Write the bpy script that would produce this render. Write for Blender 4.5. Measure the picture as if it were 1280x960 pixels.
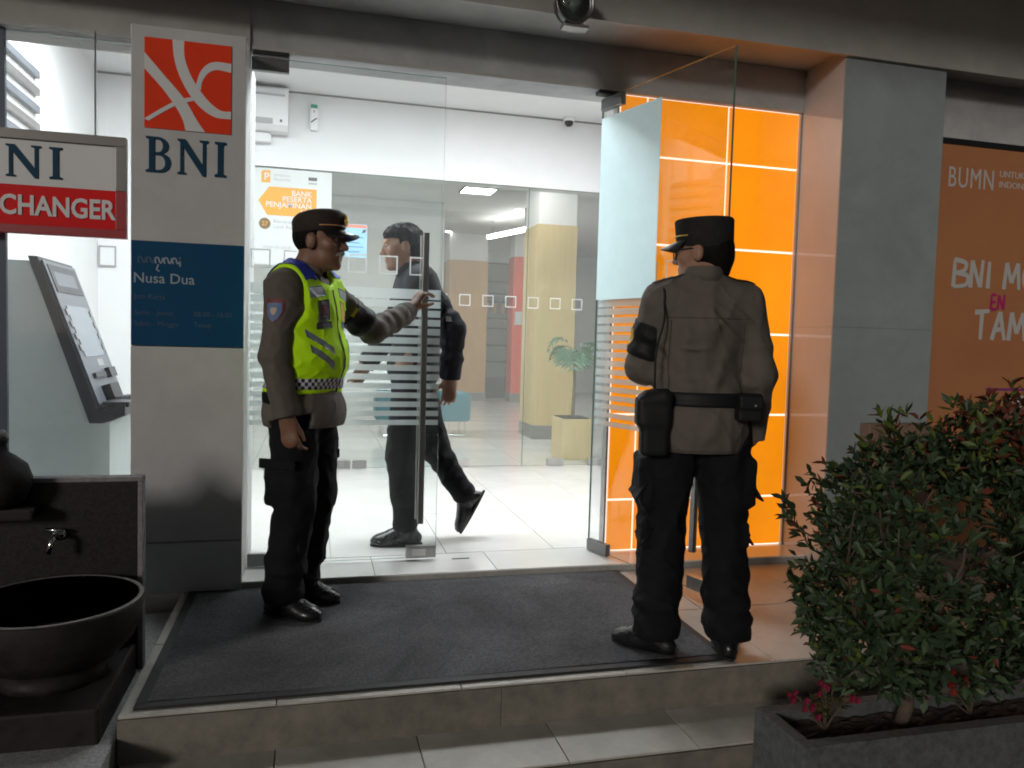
import bpy, bmesh, math, random
import numpy as np
from mathutils import Matrix, Vector

random.seed(7)
rng = np.random.default_rng(7)
for _o in list(bpy.data.objects): bpy.data.objects.remove(_o)
SC = bpy.context.scene
COL = SC.collection
R = math.radians

# ------------------------------------------------------------------ camera
HD, PT, RL = R(14.5), R(3.1), R(1.6)
f_ = np.array([math.sin(HD)*math.cos(PT), math.cos(HD)*math.cos(PT), -math.sin(PT)])
r_ = np.array([math.cos(HD), -math.sin(HD), 0.0]); u_ = np.cross(r_, f_)
r2 = r_*math.cos(RL)+u_*math.sin(RL); u2 = -r_*math.sin(RL)+u_*math.cos(RL)
cd = bpy.data.cameras.new('camera'); cam = bpy.data.objects.new('camera', cd); COL.objects.link(cam)
cam.matrix_world = Matrix(((r2[0], u2[0], -f_[0], 0.0), (r2[1], u2[1], -f_[1], -3.9), (r2[2], u2[2], -f_[2], 1.17), (0, 0, 0, 1)))
cd.sensor_width = 36; cd.lens = 36*963/1280; cd.clip_start = 0.05; cd.clip_end = 2000
SC.camera = cam

# ------------------------------------------------------------------ night sky, far street light, exposure
SUN_EL, SUN_AZ = R(14), R(40)          # light comes from the street, left of the facade normal
wd = bpy.data.worlds.new('World'); SC.world = wd; wd.use_nodes = True
nt = wd.node_tree; bg = nt.nodes['Background']
sky = nt.nodes.new('ShaderNodeTexSky'); sky.sky_type = 'NISHITA'; sky.sun_disc = False
sky.sun_elevation = SUN_EL; sky.sun_rotation = math.pi+SUN_AZ
hs = nt.nodes.new('ShaderNodeHueSaturation'); hs.inputs['Saturation'].default_value = 0.45
nt.links.new(sky.outputs[0], hs.inputs['Color']); nt.links.new(hs.outputs[0], bg.inputs[0])
bg.inputs[1].default_value = 0.017
sd = bpy.data.lights.new('street_light', 'SUN'); sd.energy = 1.05; sd.angle = R(9); sd.color = (1.0, 0.95, 0.88)
so = bpy.data.objects.new('street_light', sd); COL.objects.link(so)
dvec = Vector((math.sin(SUN_AZ)*math.cos(SUN_EL), math.cos(SUN_AZ)*math.cos(SUN_EL), -math.sin(SUN_EL)))
so.rotation_euler = dvec.to_track_quat('-Z', 'Y').to_euler()
vs = SC.view_settings; vs.view_transform = 'Standard'; vs.look = 'None'; vs.exposure = 0.0; vs.gamma = 1.0; vs.use_curve_mapping = False
SC.cycles.use_denoising = True; SC.cycles.filter_width = 1.85
SC.cycles.use_adaptive_sampling = True; SC.cycles.adaptive_threshold = .02; SC.cycles.max_bounces = 6; SC.cycles.glossy_bounces = 3; SC.cycles.diffuse_bounces = 3; SC.cycles.transparent_max_bounces = 16; SC.cycles.sample_clamp_indirect = 4.0
SC.cycles.caustics_reflective = False; SC.cycles.caustics_refractive = False

# ------------------------------------------------------------------ helpers
def link(o, parent=None):
    COL.objects.link(o)
    if parent is not None: o.parent = parent
    return o
def tag(o, label, cat, group=None):
    o['label'] = label; o['category'] = cat
    if group: o['group'] = group
    return o
def thing(name, label, cat, loc=(0, 0, 0), rz=0.0, group=None):
    o = bpy.data.objects.new(name, None); link(o); o.location = loc; o.rotation_euler = (0, 0, rz)
    o.empty_display_size = 0.1
    return tag(o, label, cat, group)
def off(parent):
    return np.array(parent.location) if parent is not None and parent.parent is None else np.zeros(3)
def raw(name, verts, faces, mat, parent=None, smooth=False, kind=None, local=False):
    """one mesh object; verts in world metres unless local"""
    v = np.asarray(verts, float).reshape(-1, 3)
    if parent is not None and not local:
        p = parent
        while p is not None:
            v = v-np.array(p.location); p = p.parent
    me = bpy.data.meshes.new(name); me.from_pydata(v.tolist(), [], [list(map(int, f)) for f in faces]); me.update()
    if smooth: me.polygons.foreach_set('use_smooth', [True]*len(me.polygons))
    for m in (mat if isinstance(mat, (list, tuple)) else [mat]): me.materials.append(m)
    o = bpy.data.objects.new(name, me); link(o, parent)
    if kind: o['kind'] = kind
    return o
def from_bm(name, bm, mat, parent=None, smooth=False, kind=None, local=False, autosmooth=None):
    bm.verts.ensure_lookup_table()
    v = [tuple(x.co) for x in bm.verts]; ix = {x: i for i, x in enumerate(bm.verts)}
    fs = [[ix[q] for q in f.verts] for f in bm.faces]; mi = [f.material_index for f in bm.faces]; bm.free()
    o = raw(name, v, fs, mat, parent, smooth, kind, local)
    o.data.polygons.foreach_set('material_index', mi)
    if autosmooth: shade_auto(o.data, autosmooth)
    return o
def shade_auto(me, ang=35):
    bm = bmesh.new(); bm.from_mesh(me)
    for f in bm.faces: f.smooth = True
    for e in bm.edges:
        if len(e.link_faces) == 2 and e.calc_face_angle(0) > R(ang): e.smooth = False
    bm.to_mesh(me); bm.free()
def bm_box(bm, x0, x1, y0, y1, z0, z1, bev=0.0, mi=0, seg=2):
    g = bmesh.ops.create_cube(bm, size=1.0)
    vs_ = g['verts']
    for v in vs_: v.co = Vector((x0+(v.co.x+.5)*(x1-x0), y0+(v.co.y+.5)*(y1-y0), z0+(v.co.z+.5)*(z1-z0)))
    fs = {f for v in vs_ for f in v.link_faces}
    for f in fs: f.material_index = mi
    if bev:
        es = list({e for v in vs_ for e in v.link_edges})
        bmesh.ops.bevel(bm, geom=es, offset=bev, segments=seg, affect='EDGES', profile=0.6)
    return vs_
def box(name, x0, x1, y0, y1, z0, z1, mat, parent=None, bev=0.0, kind=None, local=False):
    bm = bmesh.new(); bm_box(bm, x0, x1, y0, y1, z0, z1, bev)
    return from_bm(name, bm, mat, parent, False, kind, local)
def loft(sections, close=True, cap=True):
    """list of rings (n,3) -> verts, faces"""
    n = len(sections[0]); v = np.concatenate([np.asarray(s, float) for s in sections]); f = []
    for i in range(len(sections)-1):
        for j in range(n if close else n-1):
            a = i*n+j; b = i*n+(j+1) % n; f.append((a, b, b+n, a+n))
    if cap and close:
        f.append(tuple(range(n))[::-1]); f.append(tuple((len(sections)-1)*n+j for j in range(n)))
    return v, f
def frame_of(d):
    d = np.asarray(d, float); d = d/np.linalg.norm(d)
    a = np.array([0, 0, 1.0]) if abs(d[2]) < .9 else np.array([1.0, 0, 0])
    s = np.cross(d, a); s /= np.linalg.norm(s); return d, s, np.cross(s, d)
def tube(pts, rad, n=10):
    pts = np.asarray(pts, float); rad = np.broadcast_to(rad, (len(pts),)); secs = []; s0 = None
    for i, p in enumerate(pts):
        d = pts[min(i+1, len(pts)-1)]-pts[max(i-1, 0)]
        d, s, u = frame_of(d)
        if s0 is not None:
            s = s0-d*np.dot(s0, d); s /= np.linalg.norm(s); u = np.cross(s, d)
        s0 = s
        a = np.arange(n)*2*math.pi/n
        secs.append(p+rad[i]*(np.cos(a)[:, None]*s+np.sin(a)[:, None]*u))
    return loft(secs)
def join(parts):
    V = []; F = []; k = 0
    for v, f in parts:
        V.append(np.asarray(v, float)); F += [tuple(i+k for i in q) for q in f]; k += len(v)
    return np.concatenate(V), F
def lathe(profile, n=32, c=(0, 0, 0), sy=1.0):
    a = np.arange(n)*2*math.pi/n
    secs = [np.stack([c[0]+r*np.cos(a), c[1]+sy*r*np.sin(a), np.full(n, c[2]+z)], 1) for r, z in profile]
    return loft(secs)
FACE = (np.array([1, 0, 0.0]), np.array([0, 0, 1.0]), np.array([0, -1.0, 0]))   # x right, up, normal towards the street
def plane2d(me, org, fr):
    co = np.empty(len(me.vertices)*3); me.vertices.foreach_get('co', co); co = co.reshape(-1, 3)
    v = np.asarray(org, float)+co[:, :1]*fr[0]+co[:, 1:2]*fr[1]+co[:, 2:]*fr[2]
    return v, [tuple(p.vertices) for p in me.polygons]
def curve_mesh(cu):
    o = bpy.data.objects.new('tmp', cu); COL.objects.link(o)
    dg = bpy.context.evaluated_depsgraph_get()
    me = bpy.data.meshes.new_from_object(o.evaluated_get(dg)); bpy.data.objects.remove(o); bpy.data.curves.remove(cu)
    return me
def text(name, s, size, org, mat, parent=None, ext=.0008, bold=0.0, fr=FACE, align='LEFT', sx=1.0, shear=0.0, space=1.0, local=False):
    cu = bpy.data.curves.new('tmp', 'FONT'); cu.body = s; cu.size = size; cu.extrude = ext; cu.offset = bold*size
    cu.align_x = align; cu.shear = shear; cu.space_character = space; cu.resolution_u = 3
    me = curve_mesh(cu)
    v, f = plane2d(me, org, (fr[0]*sx, fr[1], fr[2])); bpy.data.meshes.remove(me)
    return raw(name, v, f, mat, parent, local=local)
def shape(name, loops, org, mat, parent=None, ext=.001, fr=FACE, local=False):
    cu = bpy.data.curves.new('tmp', 'CURVE'); cu.dimensions = '2D'; cu.fill_mode = 'BOTH'; cu.extrude = ext
    for lp in loops:
        sp = cu.splines.new('POLY'); sp.points.add(len(lp)-1); sp.use_cyclic_u = True
        for p, q in zip(sp.points, lp): p.co = (q[0], q[1], 0, 1)
    me = curve_mesh(cu); v, f = plane2d(me, org, fr); bpy.data.meshes.remove(me)
    return raw(name, v, f, mat, parent, local=local)
def ribbon2d(pts, w):
    """outline of a stroked polyline"""
    p = np.asarray(pts, float); w = np.broadcast_to(w, (len(p),)); L = []; Q = []
    for i in range(len(p)):
        d = p[min(i+1, len(p)-1)]-p[max(i-1, 0)]; d /= np.linalg.norm(d); nrm = np.array([-d[1], d[0]])
        L.append(p[i]+nrm*w[i]/2); Q.append(p[i]-nrm*w[i]/2)
    return L+Q[::-1]
def bez(p0, p1, p2, p3, n=10):
    t = np.linspace(0, 1, n)[:, None]; p0, p1, p2, p3 = map(np.asarray, (p0, p1, p2, p3))
    return ((1-t)**3*p0+3*(1-t)**2*t*p1+3*(1-t)*t*t*p2+t**3*p3)

# ------------------------------------------------------------------ materials
MATS = {}
def M(name, col, rough=.5, metal=0.0, spec=.5, var=0.0, vscale=8.0, bump=0.0, bscale=80.0, emit=None, estr=0.0, coat=0.0, stretch=(1, 1, 1), sheen=0.0, var2=None, rvar=0.0, sub=0.0, dirt=0.0, dscale=1.6):
    m = bpy.data.materials.new(name); m.use_nodes = True; n = m.node_tree; b = n.nodes['Principled BSDF']; L = n.links.new
    b.inputs['Base Color'].default_value = (*col, 1); b.inputs['Roughness'].default_value = rough
    b.inputs['Metallic'].default_value = metal; b.inputs['Specular IOR Level'].default_value = spec
    b.inputs['Coat Weight'].default_value = coat; b.inputs['Coat Roughness'].default_value = .05
    if sheen: b.inputs['Sheen Weight'].default_value = sheen
    if sub:
        b.inputs['Subsurface Weight'].default_value = sub; b.inputs['Subsurface Radius'].default_value = (.01, .004, .002); b.inputs['Subsurface Scale'].default_value = 1.0
    if emit: b.inputs['Emission Color'].default_value = (*emit, 1); b.inputs['Emission Strength'].default_value = estr
    if var or bump or rvar or dirt:
        tc = n.nodes.new('ShaderNodeTexCoord'); mp = n.nodes.new('ShaderNodeMapping'); mp.inputs['Scale'].default_value = stretch
        L(tc.outputs['Object'], mp.inputs['Vector'])
    if var or rvar:
        nz = n.nodes.new('ShaderNodeTexNoise'); nz.inputs['Scale'].default_value = vscale; nz.inputs['Detail'].default_value = 6; nz.inputs['Roughness'].default_value = .65
        L(mp.outputs[0], nz.inputs['Vector'])
    if var:
        mx = n.nodes.new('ShaderNodeMix'); mx.data_type = 'RGBA'
        c2 = var2 or tuple(max(0, c*(1-var)) for c in col); c1 = col if var2 else tuple(min(1, c*(1+var)) for c in col)
        mx.inputs[6].default_value = (*c2, 1); mx.inputs[7].default_value = (*c1, 1)
        rp = n.nodes.new('ShaderNodeMapRange'); rp.inputs[1].default_value = .3; rp.inputs[2].default_value = .7
        L(nz.outputs['Fac'], rp.inputs[0]); L(rp.outputs[0], mx.inputs[0]); L(mx.outputs[2], b.inputs['Base Color'])
    if dirt:     # large soft stains and traffic wear
        dn = n.nodes.new('ShaderNodeTexNoise'); dn.inputs['Scale'].default_value = dscale; dn.inputs['Detail'].default_value = 8; dn.inputs['Roughness'].default_value = .7; dn.inputs['Distortion'].default_value = .6
        L(mp.outputs[0], dn.inputs['Vector']); dr_n = n.nodes.new('ShaderNodeMapRange'); dr_n.inputs[1].default_value = .35; dr_n.inputs[2].default_value = .65; dr_n.inputs[3].default_value = 1-dirt; dr_n.inputs[4].default_value = 1.0
        L(dn.outputs['Fac'], dr_n.inputs[0]); dm = n.nodes.new('ShaderNodeMix'); dm.data_type = 'RGBA'; dm.blend_type = 'MULTIPLY'; dm.inputs[0].default_value = 1
        if var: L(mx.outputs[2], dm.inputs[6])
        else: dm.inputs[6].default_value = (*col, 1)
        L(dr_n.outputs[0], dm.inputs[7]); L(dm.outputs[2], b.inputs['Base Color'])
    if rvar:
        mr = n.nodes.new('ShaderNodeMapRange'); mr.inputs[1].default_value = .3; mr.inputs[2].default_value = .7
        mr.inputs[3].default_value = max(.02, rough-rvar); mr.inputs[4].default_value = rough+rvar
        L(nz.outputs['Fac'], mr.inputs[0]); L(mr.outputs[0], b.inputs['Roughness'])
    if bump:
        bn = n.nodes.new('ShaderNodeTexNoise'); bn.inputs['Scale'].default_value = bscale; bn.inputs['Detail'].default_value = 4
        L(mp.outputs[0], bn.inputs['Vector'])
        bp = n.nodes.new('ShaderNodeBump'); bp.inputs['Strength'].default_value = bump; bp.inputs['Distance'].default_value = .004
        L(bn.outputs['Fac'], bp.inputs['Height']); L(bp.outputs[0], b.inputs['Normal'])
    MATS[name] = m
    return m
def glass_mat(name, tint=(.93, .98, .96), ior=1.5, haze=0.0):
    m = bpy.data.materials.new(name); m.use_nodes = True; n = m.node_tree; n.nodes.clear(); L = n.links.new
    out = n.nodes.new('ShaderNodeOutputMaterial'); tr = n.nodes.new('ShaderNodeBsdfTransparent'); tr.inputs[0].default_value = (*tint, 1)
    gl = n.nodes.new('ShaderNodeBsdfGlossy'); gl.inputs['Roughness'].default_value = 0.0
    fr = n.nodes.new('ShaderNodeFresnel')
    ge = n.nodes.new('ShaderNodeNewGeometry'); ir = n.nodes.new('ShaderNodeMapRange'); ir.inputs[3].default_value = ior; ir.inputs[4].default_value = 1/ior
    L(ge.outputs['Backfacing'], ir.inputs[0]); L(ir.outputs[0], fr.inputs[0])     # thin sheet: same reflectance from both sides
    mx = n.nodes.new('ShaderNodeMixShader'); L(fr.outputs[0], mx.inputs[0]); L(tr.outputs[0], mx.inputs[1]); L(gl.outputs[0], mx.inputs[2])
    last = mx
    if haze:
        df = n.nodes.new('ShaderNodeBsdfTranslucent'); df.inputs[0].default_value = (.85, .9, .9, 1)
        m2 = n.nodes.new('ShaderNodeMixShader'); m2.inputs[0].default_value = haze
        L(mx.outputs[0], m2.inputs[1]); L(df.outputs[0], m2.inputs[2]); last = m2
    L(last.outputs[0], out.inputs[0]); return m
def frost_mat(name, clear=.2, col=(.86, .9, .9)):
    m = bpy.data.materials.new(name); m.use_nodes = True; n = m.node_tree; n.nodes.clear(); L = n.links.new
    out = n.nodes.new('ShaderNodeOutputMaterial'); tr = n.nodes.new('ShaderNodeBsdfTransparent'); tr.inputs[0].default_value = (.95, .98, .97, 1)
    df = n.nodes.new('ShaderNodeBsdfDiffuse'); df.inputs[0].default_value = (*col, 1)
    tl = n.nodes.new('ShaderNodeBsdfTranslucent'); tl.inputs[0].default_value = (*col, 1)
    a = n.nodes.new('ShaderNodeMixShader'); a.inputs[0].default_value = .6; L(df.outputs[0], a.inputs[1]); L(tl.outputs[0], a.inputs[2])
    b = n.nodes.new('ShaderNodeMixShader'); b.inputs[0].default_value = clear; L(a.outputs[0], b.inputs[1]); L(tr.outputs[0], b.inputs[2])
    L(b.outputs[0], out.inputs[0]); return m

m_white = M('white_paint', (.80, .80, .80), .55, var=.03, vscale=3)
m_ceil = M('ceiling_paint', (.78, .78, .78), .7, var=.02)
m_itile = M('white_floor_tile', (.72, .71, .69), .12, spec=.5, var=.05, vscale=2.5, rvar=.05)
m_grout = M('grout', (.34, .33, .31), .9, var=.15, vscale=30)
m_pillar = M('off_white_composite_panel', (.50, .49, .49), .34, var=.05, vscale=5, rvar=.06, dirt=.14)
m_ptile = M('grey_glazed_tile', (.31, .345, .345), .14, spec=.4, var=.06, vscale=4, rvar=.06, dirt=.18)
m_reveal = M('polished_grey_tile', (.44, .43, .45), .08, spec=.6, var=.06, vscale=4)
m_header = M('grey_render', (.48, .48, .48), .75, dirt=.25, var=.12, vscale=5, bump=.25, bscale=60)
m_soffit = M('soffit_paint', (.42, .405, .385), .8, var=.12, vscale=4, bump=.2, bscale=40)
m_ftile = M('beige_outdoor_tile', (.50, .47, .42), .42, var=.12, vscale=6, rvar=.1, bump=.08, bscale=50, dirt=.3, dscale=2.2)
m_riser = M('brown_riser_stone', (.19, .17, .138), .6, var=.25, vscale=14, bump=.25, bscale=50, dirt=.3, dscale=2.5)
m_ground = M('concrete_ground', (.20, .195, .185), .85, var=.3, vscale=3, bump=.5, bscale=40)
m_speck = M('speckled_granite', (.34, .34, .34), .5, var=.55, vscale=160, bump=.15, bscale=120)
m_darkstone = M('dark_basalt', (.020, .0165, .0165), .65, spec=.22, var=.4, vscale=14, bump=.35, bscale=70, rvar=.15)
m_slab = M('black_granite', (.022, .0195, .018), .42, spec=.22, var=.3, vscale=90, rvar=.1)
m_slabedge = M('grey_granite_edge', (.19, .18, .18), .5, var=.3, vscale=40)
m_navy = M('navy_print', (.004, .054, .130), .5, spec=.12, var=.06, vscale=6)
m_teal = M('teal_lettering', (.004, .042, .085), .5, spec=.15)
m_logo = M('orange_red_print', (.74, .042, .008), .5, spec=.15, var=.04)
m_red = M('red_print', (.66, .008, .010), .5, spec=.15, var=.04)
m_signwhite = M('sign_white', (.62, .61, .61), .4)
m_alu = M('brushed_aluminium', (.36, .35, .34), .38, metal=.85, var=.12, vscale=20, stretch=(1, 1, 12))
m_steel = M('brushed_steel', (.42, .41, .40), .32, metal=1.0, var=.12, vscale=30, stretch=(1, 1, .1))
m_patch = M('satin_patch_fitting', (.20, .20, .20), .35, metal=.9)
m_chrome = M('chrome', (.75, .75, .75), .12, metal=1.0)
m_black = M('black_plastic', (.012, .012, .013), .4)
m_rubber = M('black_rubber', (.012, .012, .012), .7)
m_glass = glass_mat('clear_door_glass', (.98, .993, .989), haze=.010)
m_glass2 = glass_mat('inner_glass', (.955, .98, .972), haze=.06)
m_gedge = M('green_glass_edge', (.10, .22, .18), .2)
m_frost = frost_mat('frosted_film', .22)
m_frost2 = frost_mat('white_decal', .10, (.92, .93, .93))
m_orange = M('backlit_orange_film', (.62, .14, .003), .18, emit=(1.0, .315, .004), estr=.86, var=.03)
def uneven_backlight(m, lo=.80, hi=1.06, scale=1.7):
    n = m.node_tree; b = n.nodes['Principled BSDF']; tc = n.nodes.new('ShaderNodeTexCoord'); nz = n.nodes.new('ShaderNodeTexNoise'); nz.inputs['Scale'].default_value = scale; nz.inputs['Detail'].default_value = 3
    mr = n.nodes.new('ShaderNodeMapRange'); mr.inputs[1].default_value = .3; mr.inputs[2].default_value = .7; e = b.inputs['Emission Strength'].default_value; mr.inputs[3].default_value = e*lo; mr.inputs[4].default_value = e*hi
    n.links.new(tc.outputs['Object'], nz.inputs['Vector']); n.links.new(nz.outputs['Fac'], mr.inputs[0]); n.links.new(mr.outputs[0], b.inputs['Emission Strength'])
uneven_backlight(m_orange)
m_joint = M('backlit_joint', (.8, .8, .8), .4, emit=(1.0, .93, .85), estr=1.05)
m_lamp = M('lit_diffuser', (.9, .9, .9), .5, emit=(.93, .97, 1.0), estr=30.0)
m_lamph = M('lit_diffuser_hall', (.9, .9, .9), .5, emit=(1.0, .98, .94), estr=12.0)
m_wood = M('light_wood_veneer', (.50, .28, .095), .45, spec=.3, var=.12, vscale=3, stretch=(6, 6, .5))
m_wood2 = M('pale_wood_veneer', (.60, .46, .23), .45, spec=.3, var=.08, vscale=3, stretch=(6, 6, .5))
m_skirt = M('grey_skirting', (.22, .21, .20), .5)
m_coral = M('coral_panel', (.75, .085, .035), .5, spec=.25)
m_tealfab = M('teal_vinyl', (.0, .13, .17), .55, spec=.2, bump=.1)
m_darkwin = M('dark_window_blind', (.16, .17, .15), .3, var=.1)
m_slat = M('dark_slat', (.05, .05, .045), .5)

# ------------------------------------------------------------------ ground and steps
o = raw('ground', [(-300, -300, -.30), (300, -300, -.30), (300, 300, -.30), (-300, 300, -.30)], [(0, 1, 2, 3)], m_ground, kind='structure')
def struct(name, x0, x1, y0, y1, z0, z1, mat, bev=0.0):
    return box(name, x0, x1, y0, y1, z0, z1, mat, None, bev, 'structure')
lower = struct('lower_step', -.55, 6.0, -1.66, -1.40, -.31, -.154, m_riser)
upper = struct('upper_step', -.56, 6.0, -1.395, .0, -.31, -.006, m_riser)
ledge = struct('threshold_ledge', -.306, 2.66, -.225, .10, -.006, .030, m_grout)
def tiles(parent, xs, ys, z, mat, gap=.004, th=.008, name='tile', bev=.0012):
    cache = {}
    for i in range(len(xs)-1):
        for j in range(len(ys)-1):
            w, d = xs[i+1]-xs[i]-gap, ys[j+1]-ys[j]-gap
            key = (round(w, 3), round(d, 3))
            if key not in cache:
                t = box(name, -w/2, w/2, -d/2, d/2, 0, th, mat, parent, bev, local=True); cache[key] = t.data
            else:
                t = bpy.data.objects.new(name, cache[key]); link(t, parent)
            t.location = ((xs[i]+xs[i+1])/2, (ys[j]+ys[j+1])/2, z+random.uniform(-.0006, .0006))
            t.rotation_euler = (random.uniform(-.0012, .0012), random.uniform(-.0012, .0012), 0)
tiles(upper, [-.562, -.10, .50, 1.10, 1.70, 2.30, 2.90, 3.50, 4.10, 4.7], [-1.405, -.83, -.227], -.007, m_ftile)
tiles(lower, [-.555, -.10, .35, .80, 1.25, 1.70, 2.15, 2.60, 3.05, 3.5], [-1.668, -1.40], -.155, m_ftile)
tiles(ledge, [-.306, .3, .9, 1.50, 2.1, 2.66], [-.232, .10], .031, m_itile, gap=.003)
# front nosing stones of the upper step
for i in range(4):
    x = -.562+i*1.2
    box('nosing', x+.0005, x+1.199, -1.409, -1.3965, -.149, -.0085, m_riser, upper, .002)
for i in range(4):
    x = -.557+i*1.2
    box('nosing', x+.0005, x+1.199, -1.672, -1.6605, -.298, -.157, m_riser, lower, .002)

# door mat: ribbed carpet with a rubber border
mt = thing('door_mat', 'large dark grey ribbed mat lying on the step in front of the doors', 'mat', (.5, -.8, 0))
m_carpet = M('ribbed_carpet', (.125, .125, .132), .95, spec=.12, var=.4, vscale=90, bump=.8, bscale=260, dirt=.45, dscale=1.8)
def mat_quad(x0, x1, y0, y1, nx, ny, z):
    v = []; f = []
    for j in range(ny+1):
        for i in range(nx+1):
            x = x0+(x1-x0)*i/nx; y = y0+(y1-y0)*j/ny
            zz = z+.0016*math.sin(x*3.1+y*2)+.0012*math.sin(y*7.3-x*1.7)+(.0022 if j % 2 else 0)
            v.append((x, y, zz))
    for j in range(ny):
        for i in range(nx):
            a = j*(nx+1)+i; f.append((a, a+1, a+nx+2, a+nx+1))
    return v, f
v, f = mat_quad(-.49, 1.50, -1.335, -.27, 36, 150, .012)
raw('carpet_pile', v, f, m_carpet, mt)
bm = bmesh.new()
for a in ((-.525, 1.535, -1.372, -1.334), (-.525, 1.535, -.272, -.245), (-.525, -.489, -1.3339, -.2721), (1.499, 1.535, -1.3339, -.2721)):
    bm_box(bm, a[0], a[1], a[2], a[3], .002, .011, .002)
from_bm('rubber_border', bm, m_rubber, mt)
box('backing', -.5, 1.51, -1.34, -.265, .0015, .008, m_rubber, mt)

# ------------------------------------------------------------------ pillar with the logo
pl = thing('sign_pillar', 'off-white panelled pillar carrying the square orange logo beside the glass doors', 'pillar', (-.54, -.1, 0))
box('core', -.765, -.313, -.215, .33, 0, 2.478, m_pillar, pl)
for z0, z1 in ((.003, .232), (.237, 1.108), (1.112, 2.482)):
    box('panel', -.772, -.306, -.232, -.2155, z0, z1, m_pillar, pl, .002)
box('panel', -.3128, -.305, -.2153, .33, .003, 2.477, m_white, pl, .001)  # door-side face painted whiter to carry the lobby light falling on it
box('panel', -.773, -.7652, -.2153, .33, .003, 2.477, m_pillar, pl, .001)
# blue notice panel with hours
nb = box('notice_panel', -.770, -.3065, -.2365, -.2325, 1.112, 1.566, m_navy, pl, .001); nb['label'] = 'navy blue panel with branch name and opening hours'
m_faint = M('faint_print', (.07, .11, .17), .5, spec=.15); m_faint2 = M('bright_print', (.30, .34, .40), .5, spec=.15)
text('lettering', 'Nusa Dua', .062, (-.762, -.2370, 1.385), m_faint2, pl, bold=.006)
text('lettering', 'Jam Kerja', .032, (-.757, -.2370, 1.315), m_faint, pl)
text('lettering', 'Senin - Jumat', .030, (-.757, -.2370, 1.245), m_faint, pl)
text('lettering', '08.00 - 15.00', .030, (-.515, -.2370, 1.245), m_faint, pl)
text('lettering', 'Sabtu - Minggu', .030, (-.757, -.2370, 1.198), m_faint, pl)
text('lettering', 'Tutup', .030, (-.515, -.2370, 1.198), m_faint, pl)
def glyph(u):   # curly local script letters
    k = u
    return [ribbon2d(bez((k, 0), (k-.012, .03), (k+.012, .035), (k+.014, .012), 8), .006),
            ribbon2d(bez((k+.014, .012), (k+.016, -.004), (k+.026, 0), (k+.028, .026), 8), .006)]
for i, u in enumerate((0, .034, .068, .104, .138)):
    for lp in glyph(u): shape('script_mark', [lp], (-.738, -.2370, 1.470), m_faint2 if i > 1 else m_faint, pl, .0005)
shape('script_mark', [ribbon2d([(.078, -.004), (.070, -.026), (.082, -.034)], .006)], (-.738, -.2370, 1.470), m_faint2, pl, .0005)
shape('script_mark', [ribbon2d([(.166, .03), (.166, -.01)], .006)], (-.738, -.2370, 1.470), m_faint2, pl, .0005)
# logo: orange square with white ribbons
LX, LZ, LS, LH = -.718, 2.050, .352, .382
def lg(pts): return [(u*LS, (1-w)*LH) for u, w in pts]
sq = shape('logo_square', [lg([(0, 0), (1, 0), (1, 1), (0, 1)])], (LX, -.2345, LZ), m_logo, pl, .0018)
def lgz(pts): return lg([(min(1, max(0, a)), min(1, max(0, b))) for a, b in pts])
def sm(*ctrl):     # smooth polyline through control points
    c = np.array(ctrl, float); out = []
    for i in range(len(c)-1):
        p0, p1, p2, p3 = c[max(i-1, 0)], c[i], c[i+1], c[min(i+2, len(c)-1)]
        for t in np.linspace(0, 1, 7)[:-1]:
            out.append(.5*((2*p1)+(-p0+p2)*t+(2*p0-5*p1+4*p2-p3)*t*t+(-p0+3*p1-3*p2+p3)*t**3))
    out.append(c[-1]); return [tuple(q) for q in out]
RB = [0]
def white_ribbon(left, right):
    RB[0] += 1; shape('logo_ribbon', [lgz(sm(*left)+sm(*right)[::-1])], (LX, -.2366-.0004*RB[0], LZ), m_signwhite, pl, .0001)
white_ribbon([(.315, 0), (.335, .20), (.40, .40), (.52, .60), (.66, .74), (.82, .82), (1, .825)],
             [(.45, 0), (.455, .18), (.52, .36), (.61, .50), (.73, .64), (.87, .735), (1, .74)])
white_ribbon([(.585, .49), (.63, .34), (.71, .24), (.82, .195), (1, .20)],
             [(.645, .53), (.66, .43), (.73, .33), (.83, .285), (1, .30)])
white_ribbon([(0, .17), (.22, .40), (.45, .64), (.60, .87), (.70, 1)],
             [(0, .35), (.20, .55), (.36, .75), (.44, .89), (.47, 1)])
white_ribbon([(0, .905), (.20, .77), (.38, .665), (.55, .615)],
             [(.05, .925), (.22, .81), (.40, .71), (.57, .655)])
# serif letters
def serif(ch):
    s = []
    if ch == 'I':
        s = [[[(0, 0), (.30, 0), (.30, .06), (.22, .09), (.22, .91), (.30, .94), (.30, 1), (0, 1), (0, .94), (.08, .91), (.08, .09), (0, .06)]]]; w = .30
    elif ch == 'N':
        s = [[[(0, 0), (.22, 0), (.22, .05), (.15, .08), (.15, .78), (.66, -.02), (.74, -.02), (.74, .92), (.81, .95), (.81, 1), (.58, 1), (.58, .95), (.66, .92), (.66, .28), (.20, 1), (0, 1), (0, .95), (.07, .91), (.07, .08), (0, .05)]]]; w = .82
    else:
        outer = [(0, 0)]+[tuple(q) for q in bez((.34, 0), (.72, 0), (.72, .52), (.42, .54), 9)]+[tuple(q) for q in bez((.44, .55), (.66, .62), (.62, 1.0), (.30, 1.0), 9)]+[(0, 1), (0, .95), (.08, .91), (.08, .09), (0, .05)]
        h1 = [(.22, .08)]+[tuple(q) for q in bez((.33, .07), (.56, .07), (.56, .48), (.33, .49), 8)]+[(.22, .49)]
        h2 = [(.22, .57)]+[tuple(q) for q in bez((.32, .57), (.49, .58), (.48, .93), (.30, .93), 8)]+[(.22, .93)]
        s = [[outer, h1, h2]]; w = .66
    return s[0], w
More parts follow.
